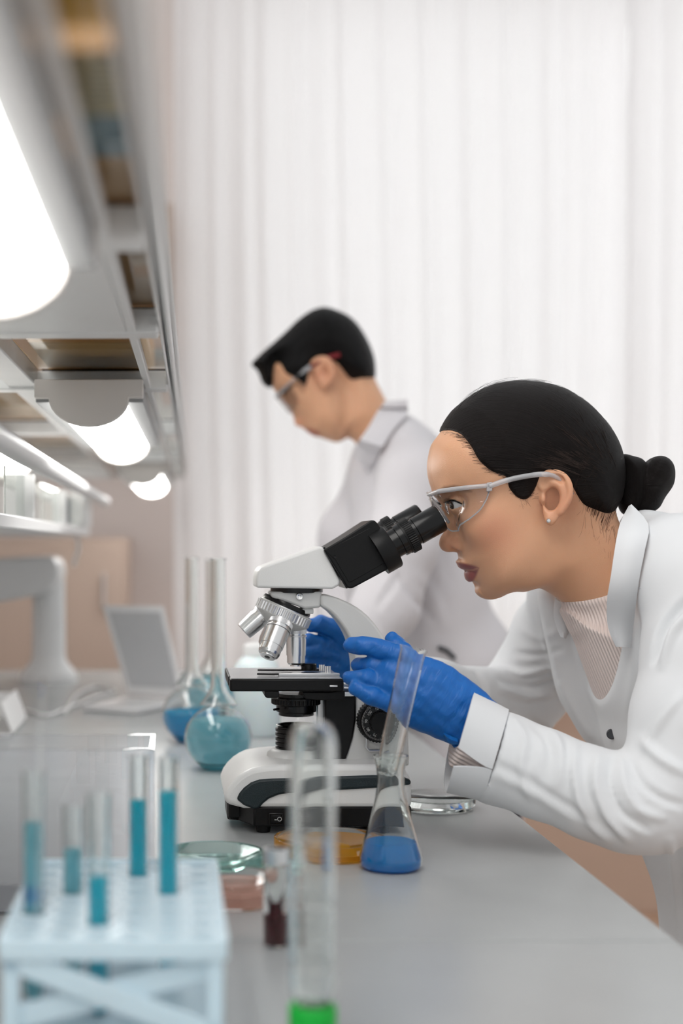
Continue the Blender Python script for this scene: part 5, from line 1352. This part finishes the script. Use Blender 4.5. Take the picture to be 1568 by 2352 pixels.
# collar and lapel, laid on the coat
def onto(vol, pts, off, fallback):
    out = []
    for a, b in pts:
        y = hit(vol, a, b, 1.36, 1.75); y = fallback if y is None else y; out.append((a, b, y-off))
    return out
Lft = cr([(1446, 1163), (1424, 1205), (1413, 1262), (1404, 1322), (1394, 1382), (1397, 1440), (1416, 1484)], 3)
Rgt = cr([(1449, 1161), (1488, 1207), (1479, 1262), (1467, 1322), (1459, 1382), (1452, 1440), (1446, 1487)], 3)
ry = []
for i, r_ in enumerate(Rgt):
    y = hit(cv_, r_[0]+6, r_[1]+(8 if i < 6 else 0), 1.36, 1.62); ry.append(min(y, 1.585) if y else 1.575)
for _ in range(3): ry = [ry[0]]+[(ry[i-1]+ry[i]+ry[i+1])/3 for i in range(1, len(ry)-1)]+[ry[-1]]
rows = []
for i, (l_, r_) in enumerate(zip(Lft, Rgt)):
    t = i/(len(Lft)-1); row = []
    for j in range(7):
        w = j/6; a = l_[0]+(r_[0]-l_[0])*w; b = l_[1]+(r_[1]-l_[1])*w
        y = ry[i]-0.005-0.006*math.sin(math.pi*w)+0.012*(1-w)*(1-t); row.append(P(a, b, y))
    rows.append(row)
lap_n = mobj('lapel', sheet(rows, 0.0028), 'coat_white', coat, smooth=60, bevel=0.0008)
# far collar wing and front edge
rows = []
for (a, b), (c2, d2) in zip(cr([(1276, 1372), (1273, 1410), (1280, 1440), (1290, 1462)], 4), cr([(1297, 1395), (1302, 1420), (1306, 1445), (1296, 1466)], 4)):
    rows.append([P(a+(c2-a)*w, b+(d2-b)*w, 1.672-0.006*math.sin(math.pi*w)) for w in (0, .25, .5, .75, 1)])
mobj('lapel', sheet(rows, 0.0028), 'coat_white', coat, smooth=60)
rows = []
for (a, b), (c2, d2) in zip(cr([(1298, 1398), (1330, 1480), (1362, 1570), (1388, 1650), (1416, 1745)], 4), cr([(1315, 1400), (1345, 1480), (1376, 1570), (1396, 1645), (1420, 1748)], 4)):
    rows.append([P(a+(c2-a)*w-6, b+(d2-b)*w, 1.678) for w in (0, .5, 1)])
mobj('front_edge', sheet(rows, 0.003), 'coat_white', coat, smooth=60)
def seam(pts, vol, r=0.0005, off=0.0004, y0=1.36, y1=2.0):
    q3 = []
    for a in cr(pts, 6):
        y = hit(vol, a[0], a[1], y0, y1)
        if y: q3.append(P(a[0], a[1], y-off))
    ys = [p.y for p in q3]
    for _ in range(3): ys = [ys[0]]+[(ys[i-1]+ys[i]+ys[i+1])/3 for i in range(1, len(ys)-1)]+[ys[-1]]
    return tube([P(VX+F*p.x/p.y, VY-F*(p.z-CZ)/p.y, y) for p, y in zip(q3, ys)], r, 6)
rows = []
for i in range(11):
    t = i/10; c0 = P(1137, 1734, 1.4915); c1 = P(1056, 1704, 1.502); c = c0+(c1-c0)*t
    tp, bt = P(1166+(1087-1166)*t, 1632+(1592-1632)*t, 1.495), P(1106+(1025-1106)*t, 1836+(1817-1836)*t, 1.495)
    c = (tp+bt)/2+Vector((0, (c-c0).y*0-0.002, 0)); up = (tp-bt)/2
    gap = 0.02+0.36*max(0, (t-0.15)/0.85)**1.2; mid = math.radians(256)
    row = []
    for j in range(49):
        a_ = mid+gap/2+(2*math.pi-gap)*j/48; sp = 1+0.015*math.sin(5*a_)*t; nr = max(0.0, -math.sin(a_))
        row.append(c+up*(math.cos(a_-math.pi)*-1.0)*sp*1.01+Vector((0, 1, 0))*(math.sin(a_-math.pi)*-0.0475*sp)+Vector((-0.0105*nr, 0, 0.004*nr)))
    rows.append(row)
mobj('cuff', sheet(rows, 0.0022), 'coat_white', coat, smooth=60)
mobj('shoulder_seam', seam([(1464, 1350), (1490, 1357), (1520, 1370), (1545, 1396)], cv_), 'coat_seam', coat, smooth=60)
by = hit(cv_, 1405, 1686, 1.4, 1.8) or 1.66
mobj('button', lathe([(0, -0.001), (0.0058, -0.001), (0.0062, 0.0005), (0.005, 0.0016), (0, 0.0014)], 20, frame(P(1405, 1686, by), (-0.4, -0.9, 0))), 'button_dark', coat, smooth=40)
# sweater cuff inside the sleeve
rv = Vol((PX(1000, 1.49), 1.42, 0.92), (PX(1200, 1.49), 1.58, 1.13), 0.002)
chainpx(rv, [(1150, 1735, 1.49, 0.036), (1062, 1690, 1.497, 0.0345)], 0.003)
chainpx(rv, [(1080, 1660, 1.50, 0.029), (1000, 1625, 1.50, 0.029)], 0.002, 's')
rv.put(lambda x, y, z: -((x-P(1064, 1640, 1.5).x)*ncx+(z-P(1064, 1640, 1.5).z)*ncz)+0*y, (0.2, 1.40, 0.85), (0.40, 1.60, 1.15), 0.002, 's', 0)
r_v, r_f = rv.mesh(1); rc = mobj('sweater_cuff', (r_v, r_f), 'rib_knit', wom, smooth=180)
attr(rc, 'rib', (r_v[:, 0]*0.45+r_v[:, 2]*0.9)*2*math.pi/0.0040)

# gloves
def glove(name, lo, hi, palm, fingers, cut=None, sy=0.62):
    g = Vol(lo, hi, 0.0013)
    chainpx(g, palm, 0.012, sy=sy)
    for fg in fingers: chainpx(g, fg, 0.0026)
    v, f = g.mesh(1)
    n = vnormals(v, f); s = np.zeros(len(v)); r = np.random.RandomState(2)
    for _ in range(6):
        k = r.normal(size=3); k /= np.linalg.norm(k); s += np.sin(v @ k*2*np.pi/r.uniform(0.010, 0.022)+r.uniform(0, 6.28))
    return mobj(name, (v+n*(s*0.00018)[:, None], f), 'glove_blue', wom, smooth=180), g
gl, gvol = glove('glove', (PX(775, 1.5), 1.455, PZ(1730, 1.5)), (PX(1150, 1.5), 1.58, PZ(1440, 1.5)),
    [(1118, 1674, 1.498, 0.026), (1075, 1650, 1.500, 0.0290), (1030, 1622, 1.504, 0.0325), (980, 1596, 1.508, 0.0360), (925, 1567, 1.512, 0.0325)],
    [[(950, 1522, 1.508, 0.0120), (925, 1508, 1.508, 0.0112), (868, 1489, 1.513, 0.0100), (830, 1483, 1.518, 0.0094), (806, 1482, 1.524, 0.0082)],
     [(925, 1550, 1.510, 0.0120), (895, 1540, 1.511, 0.0105), (856, 1526, 1.518, 0.0092), (822, 1527, 1.532, 0.0080)],
     [(920, 1582, 1.510, 0.0120), (892, 1574, 1.508, 0.0105), (842, 1558, 1.508, 0.0092), (803, 1557, 1.520, 0.0080)],
     [(930, 1612, 1.510, 0.0115), (900, 1614, 1.506, 0.0105), (855, 1600, 1.500, 0.0096), (817, 1580, 1.506, 0.0082)],
     [(960, 1545, 1.520, 0.0125), (925, 1500, 1.536, 0.0105), (912, 1482, 1.545, 0.0092), (900, 1467, 1.552, 0.0074)]])
cuffp = []
for i in range(25):
    a = 2*math.pi*i/24; c = P(1072, 1652, 1.499); up = Vector((0.42, 0, 0.907))
    cuffp.append(c+up*(math.cos(a)*0.0315)+Vector((0, 1, 0))*(math.sin(a)*0.0195)+Vector((-0.907, 0, 0.42))*(0.002*math.sin(3*a)))
mobj('cuff_roll', tube(cuffp, 0.0012, 6, cap=False), 'glove_blue', gl, smooth=180)
rows = []
for (a, b), (c2, d2) in zip(cr([(1018, 1684), (1032, 1690), (1050, 1698)], 4), cr([(1022, 1690), (1032, 1704), (1052, 1710)], 4)):
    rows.append([P(a+(c2-a)*w, b+(d2-b)*w, 1.487-0.003*math.sin(math.pi*w)) for w in (0, .5, 1)])
mobj('cuff_edge', sheet(rows, 0.0015), 'glove_blue', gl, smooth=60)
gf, _ = glove('glove', (PX(690, 1.74), 1.70, PZ(1610, 1.75)), (PX(960, 1.82), 1.86, PZ(1390, 1.75)),
    [(940, 1562, 1.805, 0.024), (890, 1548, 1.79, 0.0270), (840, 1532, 1.778, 0.0330), (795, 1512, 1.768, 0.0300)],
    [[(830, 1500, 1.765, 0.0135), (800, 1470, 1.756, 0.0125), (768, 1444, 1.750, 0.0118), (735, 1434, 1.748, 0.0108), (714, 1436, 1.750, 0.0090)],
     [(805, 1500, 1.766, 0.0120), (765, 1482, 1.758, 0.0100), (732, 1476, 1.748, 0.0092), (708, 1470, 1.744, 0.0080)],
     [(800, 1520, 1.766, 0.0120), (760, 1504, 1.756, 0.0098), (730, 1495, 1.744, 0.0090), (708, 1498, 1.742, 0.0078)],
     [(800, 1538, 1.768, 0.0115), (760, 1532, 1.758, 0.0096), (730, 1526, 1.748, 0.0088), (706, 1524, 1.744, 0.0076)],
     [(805, 1555, 1.770, 0.0105), (765, 1556, 1.764, 0.0090), (735, 1552, 1.756, 0.0080)]])
# trousers and shoes
def lower(par, x0, yc, z1, m='trousers_dark', s1=0.09):
    tv = Vol((x0-0.16, yc-0.24, 0.03), (x0+0.16, yc+0.24, z1+0.05), 0.008)
    for s in (-1, 1): tv.chain([(x0, yc+s*s1, z1), (x0, yc+s*s1, z1*0.55), (x0+0.01, yc+s*s1, 0.09)], [0.086, 0.072, 0.058], 0.03)
    v, f = tv.mesh(2); mobj('trousers', (ripple(v, f, 0.003, 0.12), f), m, par, smooth=180)
    for s in (-1, 1):
        so = Vol((x0-0.22, yc+s*s1-0.08, -0.01), (x0+0.12, yc+s*s1+0.08, 0.13), 0.005)
        so.chain([(x0+0.05, yc+s*s1, 0.042), (x0-0.02, yc+s*s1, 0.040), (x0-0.15, yc+s*s1, 0.030)], [0.040, 0.038, 0.028], 0.02)
        so.chain([(x0+0.02, yc+s*s1, 0.04), (x0+0.02, yc+s*s1, 0.09)], [0.036, 0.036], 0.02)
        so.full(lambda x, y, z: z-0.0015+0*x+0*y, 's', 0.002)
        v, f = so.mesh(2); v[:, 2] = np.maximum(v[:, 2], 0.0015); mobj('shoe', (v, f), 'shoe_white', par, smooth=180)
lower(wom, 0.74, YW0, 0.76, s1=0.074)

# safety glasses on the face
sg = thing('safety_glasses', 'clear wraparound safety glasses worn by the woman at the microscope', 'safety glasses', (PX(1000, YW0), YW0, PZ(1160, YW0)))
X0 = PX(987, YW0); Wd = 0.070; zt0, zt1 = PZ(1138, YW0), PZ(1118, YW0-0.062)
def gplan(s): return X0+0.0525*abs(s)**2.1
def gtop(s): return zt0+(zt1-zt0)*abs(s)**1.3
bot = [(0, 1168), (0.14, 1178), (0.28, 1206), (0.42, 1220), (0.55, 1219), (0.68, 1206), (0.80, 1190), (0.90, 1172), (0.96, 1152), (1.0, 1126)]
def gbot(s):
    s = abs(s)
    for (a, b), (c, d) in zip(bot[:-1], bot[1:]):
        if a <= s <= c: return CZ-(b+(d-b)*(s-a)/(c-a)-VY)/F*(YW0-Wd*s)
def gpt(s, t):
    z1, z0 = gtop(s), gbot(s); z = z1+(z0-z1)*t
    return Vector((gplan(s)+0.24*(z1-z)*(1 if abs(s) < 0.7 else 1-0.8*(abs(s)-0.7)/0.3), YW0+Wd*s, z))
def sdat(vol, p):
    i = [(p[a]-vol.lo[a])/vol.h for a in range(3)]
    if any(q_ < 1 or q_ > vol.n[a]-3 for a, q_ in enumerate(i)): return 1.0, Vector((0, 0, 0))
    j = [int(round(q_)) for q_ in i]; D = vol.D
    g = Vector([float(D[tuple(j[b]+(b == a) for b in range(3))]-D[tuple(j[b]-(b == a) for b in range(3))]) for a in range(3)])
    return float(D[tuple(j)]), g.normalized() if g.length > 0 else Vector((0, 0, 0))
def off_face(p, m_):
    p = Vector(p)
    for _ in range(6):
        d, g = sdat(both, p)
        if d >= m_: break
        g = Vector((min(g.x, 0), g.y, 0)); p = p+g*(m_-d)
    return p
gpt0 = gpt
def gpt(s, t): return off_face(gpt0(s, t), 0.0035)
rows = [[gpt(-1+2*i/64, j/10) for j in range(11)] for i in range(65)]
mobj('lens', sheet(rows, 0.0020), 'goggle_clear', sg, smooth=70)
mobj('brow_bar', tube([gpt(-1+2*i/48, 0)+Vector((-0.0006, 0, 0.001)) for i in range(49)], 0.0026, 10), 'goggle_frame', sg, smooth=180)
mobj('lens_edge', tube([gpt(-1+2*i/64, 1) for i in range(65)], 0.0009, 6), 'goggle_frame', sg, smooth=180)
for s in (-1, 1):
    yy = lambda o: YW0+s*o
    H = gpt(s, 0); mobj('hinge', prism([(H.x-0.003, H.z-0.006), (H.x+0.003, H.z-0.005), (H.x+0.003, H.z+0.005), (H.x-0.003, H.z+0.004)], H.y-0.002, H.y+0.002), 'goggle_frame', sg, smooth=0, bevel=0.001)
    a_ = [H, Vector((PX(1150, 1.572), yy(0.0740), PZ(1107, 1.572))), Vector((PX(1190, 1.569), yy(0.0790), PZ(1097, 1.569))), Vector((PX(1245, 1.566), yy(0.0810), PZ(1090, 1.566))), Vector((PX(1280, 1.566), yy(0.079), PZ(1100, 1.566))), Vector((PX(1315, 1.566), yy(0.070), PZ(1135, 1.566)))]
    mobj('temple_arm', tube([Vector(q_) for q_ in cr(a_, 6)], [0.0030]*20+[0.0026]*11, 10), 'goggle_frame', sg, smooth=180)
    pad = gpt(s*0.16, 0.85)
    mobj('nose_pad', tube([gpt(s*0.10, 0.2), gpt(s*0.18, 0.6)+Vector((0.004, 0, 0)), gpt(s*0.30, 0.9)+Vector((0.006, 0, 0))], 0.0018, 8), 'goggle_frame', sg, smooth=180)
# ------------------------------------------------------------------ the man
YM = 2.65
man = thing('person', 'man in a white lab coat with head bowed behind the microscope', 'person', (0.53, YM, 0))
qm = lambda pts: pxpoly(pts, YM)
mv = Vol((PX(560, YM), YM-0.11, PZ(1070, YM)), (PX(960, YM), YM+0.11, PZ(700, YM)), 0.0024)
mv.full(polyf(mv, qm([(630, 850), (645, 815), (670, 780), (700, 745), (735, 722), (768, 728), (800, 746), (825, 780), (843, 822), (850, 870), (822, 892), (760, 902), (700, 900), (650, 890)]), 0.071, YM, 1.0), k=0.02)
mv.full(polyf(mv, qm([(632, 840), (624, 860), (626, 888), (638, 905), (650, 920), (664, 936), (680, 956), (694, 975), (706, 988), (718, 998), (732, 1003), (746, 1008), (760, 1011), (777, 1007), (792, 997), (804, 950), (795, 890), (760, 850), (700, 825)]), 0.050, YM, 1.28), k=0.02)
mhead = mv.D.copy()
mv.poly(qm([(770, 1004), (795, 1002), (818, 1018), (842, 1044), (850, 1080), (950, 1080), (915, 970), (884, 918), (864, 880), (830, 840), (780, 880)]), 0.056, YM, 1.0, k=0.02)
mv.poly(qm([(644, 912), (660, 924), (668, 940), (674, 958), (676, 972), (683, 980), (698, 979), (708, 968), (694, 944), (672, 920)]), 0.0095, YM, 1.1, k=0.008)
for s in (-1, 1):
    mv.ell(P(694, 970, YM)+Vector((0, s*0.012, 0)), (0.010, 0.006, 0.008), 0.006)
    mv.ell(P(662, 912, YM)+Vector((0, s*0.032, 0)), (0.010, 0.014, 0.010), 0.010, 's', rot=-0.6)
    c = P(676, 906, YM)+Vector((0, s*0.031, 0)); mv.ell(c, (0.0125, 0.0125, 0.0125), 0.004)
mv.poly(qm([(698, 982), (705, 990), (712, 994), (722, 1000), (732, 1000), (726, 988), (712, 980)]), 0.008, YM, 2.4, k=0.006)
me_ = [(714, 832), (726, 820), (744, 818), (757, 826), (766, 845), (767, 865), (759, 880), (748, 892), (738, 893), (730, 880), (723, 862), (715, 845)]
YE2 = 2.578; pe2 = [(float(a), float(b)) for a, b in cr(pxpoly(me_, YE2), 4, True)]; xa2, xb2 = PX(716, YE2), PX(766, YE2)
for s in (-1, 1):
    yc = lambda x, s=s: YM+s*(0.070+0.016*np.clip((x-xa2)/(xb2-xa2), -0.3, 1.2))
    def earf(x, y, z, yc=yc):
        sd = sd2(pe2, x.ravel(), z.ravel())[:, None, :]; R = 0.0042
        return np.sqrt(np.maximum(sd+R, 0)**2+(y-yc(x))**2)-R
    mv.put(earf, (min(p[0] for p in pe2), YM+s*0.078-0.02, min(p[1] for p in pe2)), (max(p[0] for p in pe2), YM+s*0.078+0.02, max(p[1] for p in pe2)), 0.004)
    mv.ell((PX(742, YE2), YM+s*0.084, PZ(857, YE2)), (0.008, 0.007, 0.014), 0.003, 's')
m_v, m_f = mv.mesh(2)
bm_ = Vol((0.20, 2.30, 0.02), (0.75, 3.0, 1.45), 0.012)
bm_.poly(qm([(840, 1030), (830, 1200), (850, 1500), (930, 1600), (960, 1690), (1100, 1690), (1105, 1500), (1050, 1180), (960, 1010), (900, 990)]), 0.10, YM, 1.25, k=0.03)
MN = [(950, 1110, 2.48, 0.05), (920, 1250, 2.44, 0.043), (885, 1400, 2.43, 0.038), (820, 1490, 2.42, 0.030), (772, 1552, 2.42, 0.026)]
MF = [(880, 1090, 2.76, 0.045), (808, 1230, 2.79, 0.042), (790, 1330, 2.80, 0.038), (780, 1450, 2.70, 0.030), (772, 1550, 2.62, 0.026)]
chainpx(bm_, MN, 0.02); chainpx(bm_, MF, 0.02)
for s in (-1, 1): bm_.chain([(0.535, YM+s*0.07, 0.86), (0.535, YM+s*0.075, 0.48), (0.545, YM+s*0.075, 0.10)], [0.065, 0.055, 0.042], 0.03)
n_v, n_f = bm_.mesh(2)
bo = meshobj('body', weld(m_v, m_f, n_v, n_f), 'skin_man', man); av = coords(bo)
vm = av.copy(); vm[:, 1] = YM-np.abs(vm[:, 1]-YM); px, py = proj(vm)
attr(bo, 'lip', softmask([(700, 984), (708, 994), (724, 1001), (738, 999), (726, 990), (712, 984)], px, py, 6)*(vm[:, 0] < PX(742, YM)))
attr(bo, 'brow', softmask([(640, 902), (652, 890), (672, 880), (690, 880), (672, 888), (652, 906)], px, py, 6))
attr(bo, 'blush', np.maximum(np.exp(-((px-742)**2+(py-855)**2)/35**2), np.exp(-((px-684)**2+(py-970)**2)/15**2))*0.7)
# hair with a forward quiff
sdm = sd2([(float(a), float(b)) for a, b in cr([(PX(a, y), PZ(b, y)) for a, b, y in ((560, 840, 2.65), (600, 892, 2.65), (622, 890, 2.64), (626, 860, 2.63), (634, 832, 2.61), (644, 835, 2.60), (656, 856, 2.59), (674, 866, 2.585), (690, 876, 2.58), (702, 884, 2.58), (708, 866, 2.58), (716, 830, 2.58), (744, 822, 2.578), (772, 832, 2.578),
              (796, 858, 2.58), (824, 886, 2.60), (850, 888, 2.62), (880, 880, 2.65), (900, 760, 2.65), (760, 660, 2.65), (600, 740, 2.65))], 3, True)], mv.ax[0], mv.ax[2])[:, None, :]
A = mhead-(0.004+0.008*np.clip((-sdm-0.003)/0.03, 0, 1)); kk = 0.006; hh = np.clip(0.5-0.5*(A-sdm)/kk, 0, 1)
mh = Vol((0, 0, 0), (0.01, 0.01, 0.01), 0.01); mh.h = mv.h; mh.lo = mv.lo; mh.n = mv.n; mh.ax = mv.ax
mh.D = (A*(1-hh)+sdm*hh+kk*hh*(1-hh)).astype(np.float32)
mh.poly(qm([(577, 836), (596, 815), (622, 792), (655, 764), (700, 728), (735, 724), (730, 790), (680, 828), (652, 838), (636, 826), (624, 838), (619, 884), (603, 880), (594, 858), (586, 846)]), 0.042, YM, 1.25, k=0.012)
k_v, k_f = mh.mesh(1); mhair = mobj('hair', (k_v, k_f), 'hair_black', man, smooth=180); comb(mhair, k_v, P(760, 740, YM))
# coat
kv = Vol((PX(690, 2.45), 2.32, 0.52), (0.78, 3.0, 1.50), 0.0062)
kv.poly(qm([(826, 1012), (808, 1060), (802, 1120), (806, 1200), (800, 1300), (806, 1450), (830, 1580), (915, 1650), (940, 1760), (945, 2200), (1150, 2200), (1142, 1700), (1135, 1500), (1112, 1350), (1080, 1180), (1010, 1020), (965, 972), (936, 952), (905, 945), (880, 960)]), 0.125, YM, 1.28, k=0.02)
kv.chain([(0.535, YM, 1.0), (0.538, YM, 0.80), (0.540, YM, 0.48)], [0.095, 0.098, 0.103], 0.03, sy=1.55)
chainpx(kv, [(920, 1040, 2.56, 0.045), (955, 1105, 2.48, 0.062), (925, 1250, 2.44, 0.056), (890, 1392, 2.43, 0.052)], 0.03)
chainpx(kv, [(890, 1392, 2.43, 0.052), (825, 1485, 2.42, 0.044), (788, 1532, 2.42, 0.041)], 0.02)
chainpx(kv, [(880, 1075, 2.73, 0.055), (806, 1225, 2.79, 0.056), (786, 1330, 2.80, 0.052), (780, 1450, 2.70, 0.044), (775, 1520, 2.64, 0.040)], 0.03)
kv.poly(qm([(740, 1004), (795, 998), (812, 1012), (838, 1040), (845, 1080), (955, 1080), (922, 960), (892, 905), (864, 860), (830, 840), (780, 880)]), 0.062, YM, 1.0, k=0.005, op='s')
k_v, k_f = kv.mesh(2); k_v = ripple(k_v, k_f, 0.003, 0.16, 5)
k_v = folds(k_v, k_f, [([(915, 1322), (892, 1358), (868, 1394)], -0.009, 10), ([(915, 1322), (948, 1370), (992, 1424)], -0.009, 10), ([(960, 1320), (1000, 1380), (1020, 1440)], 0.007, 16),
                       ([(880, 1000), (850, 1060), (840, 1130)], 0.006, 16), ([(1030, 1180), (1020, 1260), (1030, 1340)], -0.006, 14), ([(850, 1150), (830, 1230), (820, 1300)], 0.006, 14)])
mc = mobj('lab_coat', (k_v, k_f), 'coat_man', man, smooth=180)
rows = []
for (a, b), (c2, d2) in zip(cr([(884, 922), (866, 948), (845, 985), (822, 1018), (812, 1050)], 4), cr([(934, 918), (934, 952), (905, 985), (870, 1040), (846, 1090)], 4)):
    row = []
    for w in (0, .25, .5, .75, 1):
        y = hit(kv, c2, d2+10, 2.35, 2.75) or 2.57
        row.append(P(a+(c2-a)*w, b+(d2-b)*w, min(y, 2.585)-0.006-0.006*math.sin(math.pi*w)+0.006*(1-w)))
    rows.append(row)
mobj('collar', sheet(rows, 0.0035), 'coat_man', mc, smooth=60)
yk = hit(kv, 1025, 1498, 2.3, 2.8) or 2.52
mobj('pocket_slot', tube([P(1006, 1487, yk-0.002), P(1026, 1494, yk-0.003), P(1044, 1512, yk-0.003)], 0.004, 8), 'button_dark', mc, smooth=60)
for (ch_px, nm) in ((MN, 1), (MF, 2)):
    e0 = Vector(V3(ch_px[-1][:3])); gq = Vol(tuple(e0-Vector((0.11, 0.06, 0.09))), tuple(e0+Vector((0.08, 0.06, 0.09))), 0.0026)
    gq.chain([tuple(e0+Vector((0.03, 0, 0.035))), tuple(e0), tuple(e0+Vector((-0.035, 0, -0.022)))], [0.024, 0.028, 0.026], 0.01, sy=0.7)
    for j in range(4):
        o = Vector((-0.035, -0.018+0.012*j, -0.020)); gq.chain([tuple(e0+o), tuple(e0+o+Vector((-0.028, 0, -0.010))), tuple(e0+o+Vector((-0.044, 0, -0.024)))], [0.0095, 0.0085, 0.0072], 0.003)
    gq.chain([tuple(e0+Vector((-0.01, 0, 0.01))), tuple(e0+Vector((-0.045, 0.004, 0.010))), tuple(e0+Vector((-0.062, 0.006, -0.004)))], [0.012, 0.010, 0.0075], 0.004)
    v, f = gq.mesh(1); mobj('glove', (v, f), 'glove_blue', man, smooth=180)
lower(man, 0.535, YM, 0.76, s1=0.072)
# his glasses
mg = thing('safety_glasses', 'clear safety glasses with red arm tips worn by the man', 'safety glasses', (PX(650, YM), YM, PZ(930, YM)))
pm('red_tip', srgb(120, 22, 30), 0.5)
gd = Vector((math.cos(math.radians(-50)), 0, math.sin(math.radians(-50))))
rows = []
for i in range(33):
    s = -1+2*i/32; base = P(634, 912, YM)+Vector((0.045*abs(s)**2.1*0.8, 0.067*s, 0.045*abs(s)**2.1*0.75)); rows.append([base+gd*(0.040*(1-0.45*abs(s)**3))*t for t in (0, .25, .5, .75, 1)])
mobj('lens', sheet(rows, 0.002), 'goggle_clear', mg, smooth=70)
mobj('brow_bar', tube([r[0] for r in rows], 0.003, 8), 'goggle_frame', mg, smooth=180)
for s in (-1, 1):
    e0 = rows[0 if s < 0 else -1][0]; e1 = Vector((PX(714, 2.575), YM+s*0.0755, PZ(842, 2.575))); e2 = Vector((PX(752, 2.573), YM+s*0.078, PZ(822, 2.573))); e3 = Vector((PX(780, 2.573), YM+s*0.0795, PZ(815, 2.573)))
    mobj('temple_arm', tube([e0, lerp(e0, e1, .5), e1], 0.0042, 8), 'goggle_frame', mg, smooth=180)
    mobj('arm_tip', tube([e1, e2, e3], [0.003, 0.004, 0.0045], 8), 'red_tip', mg, smooth=180)
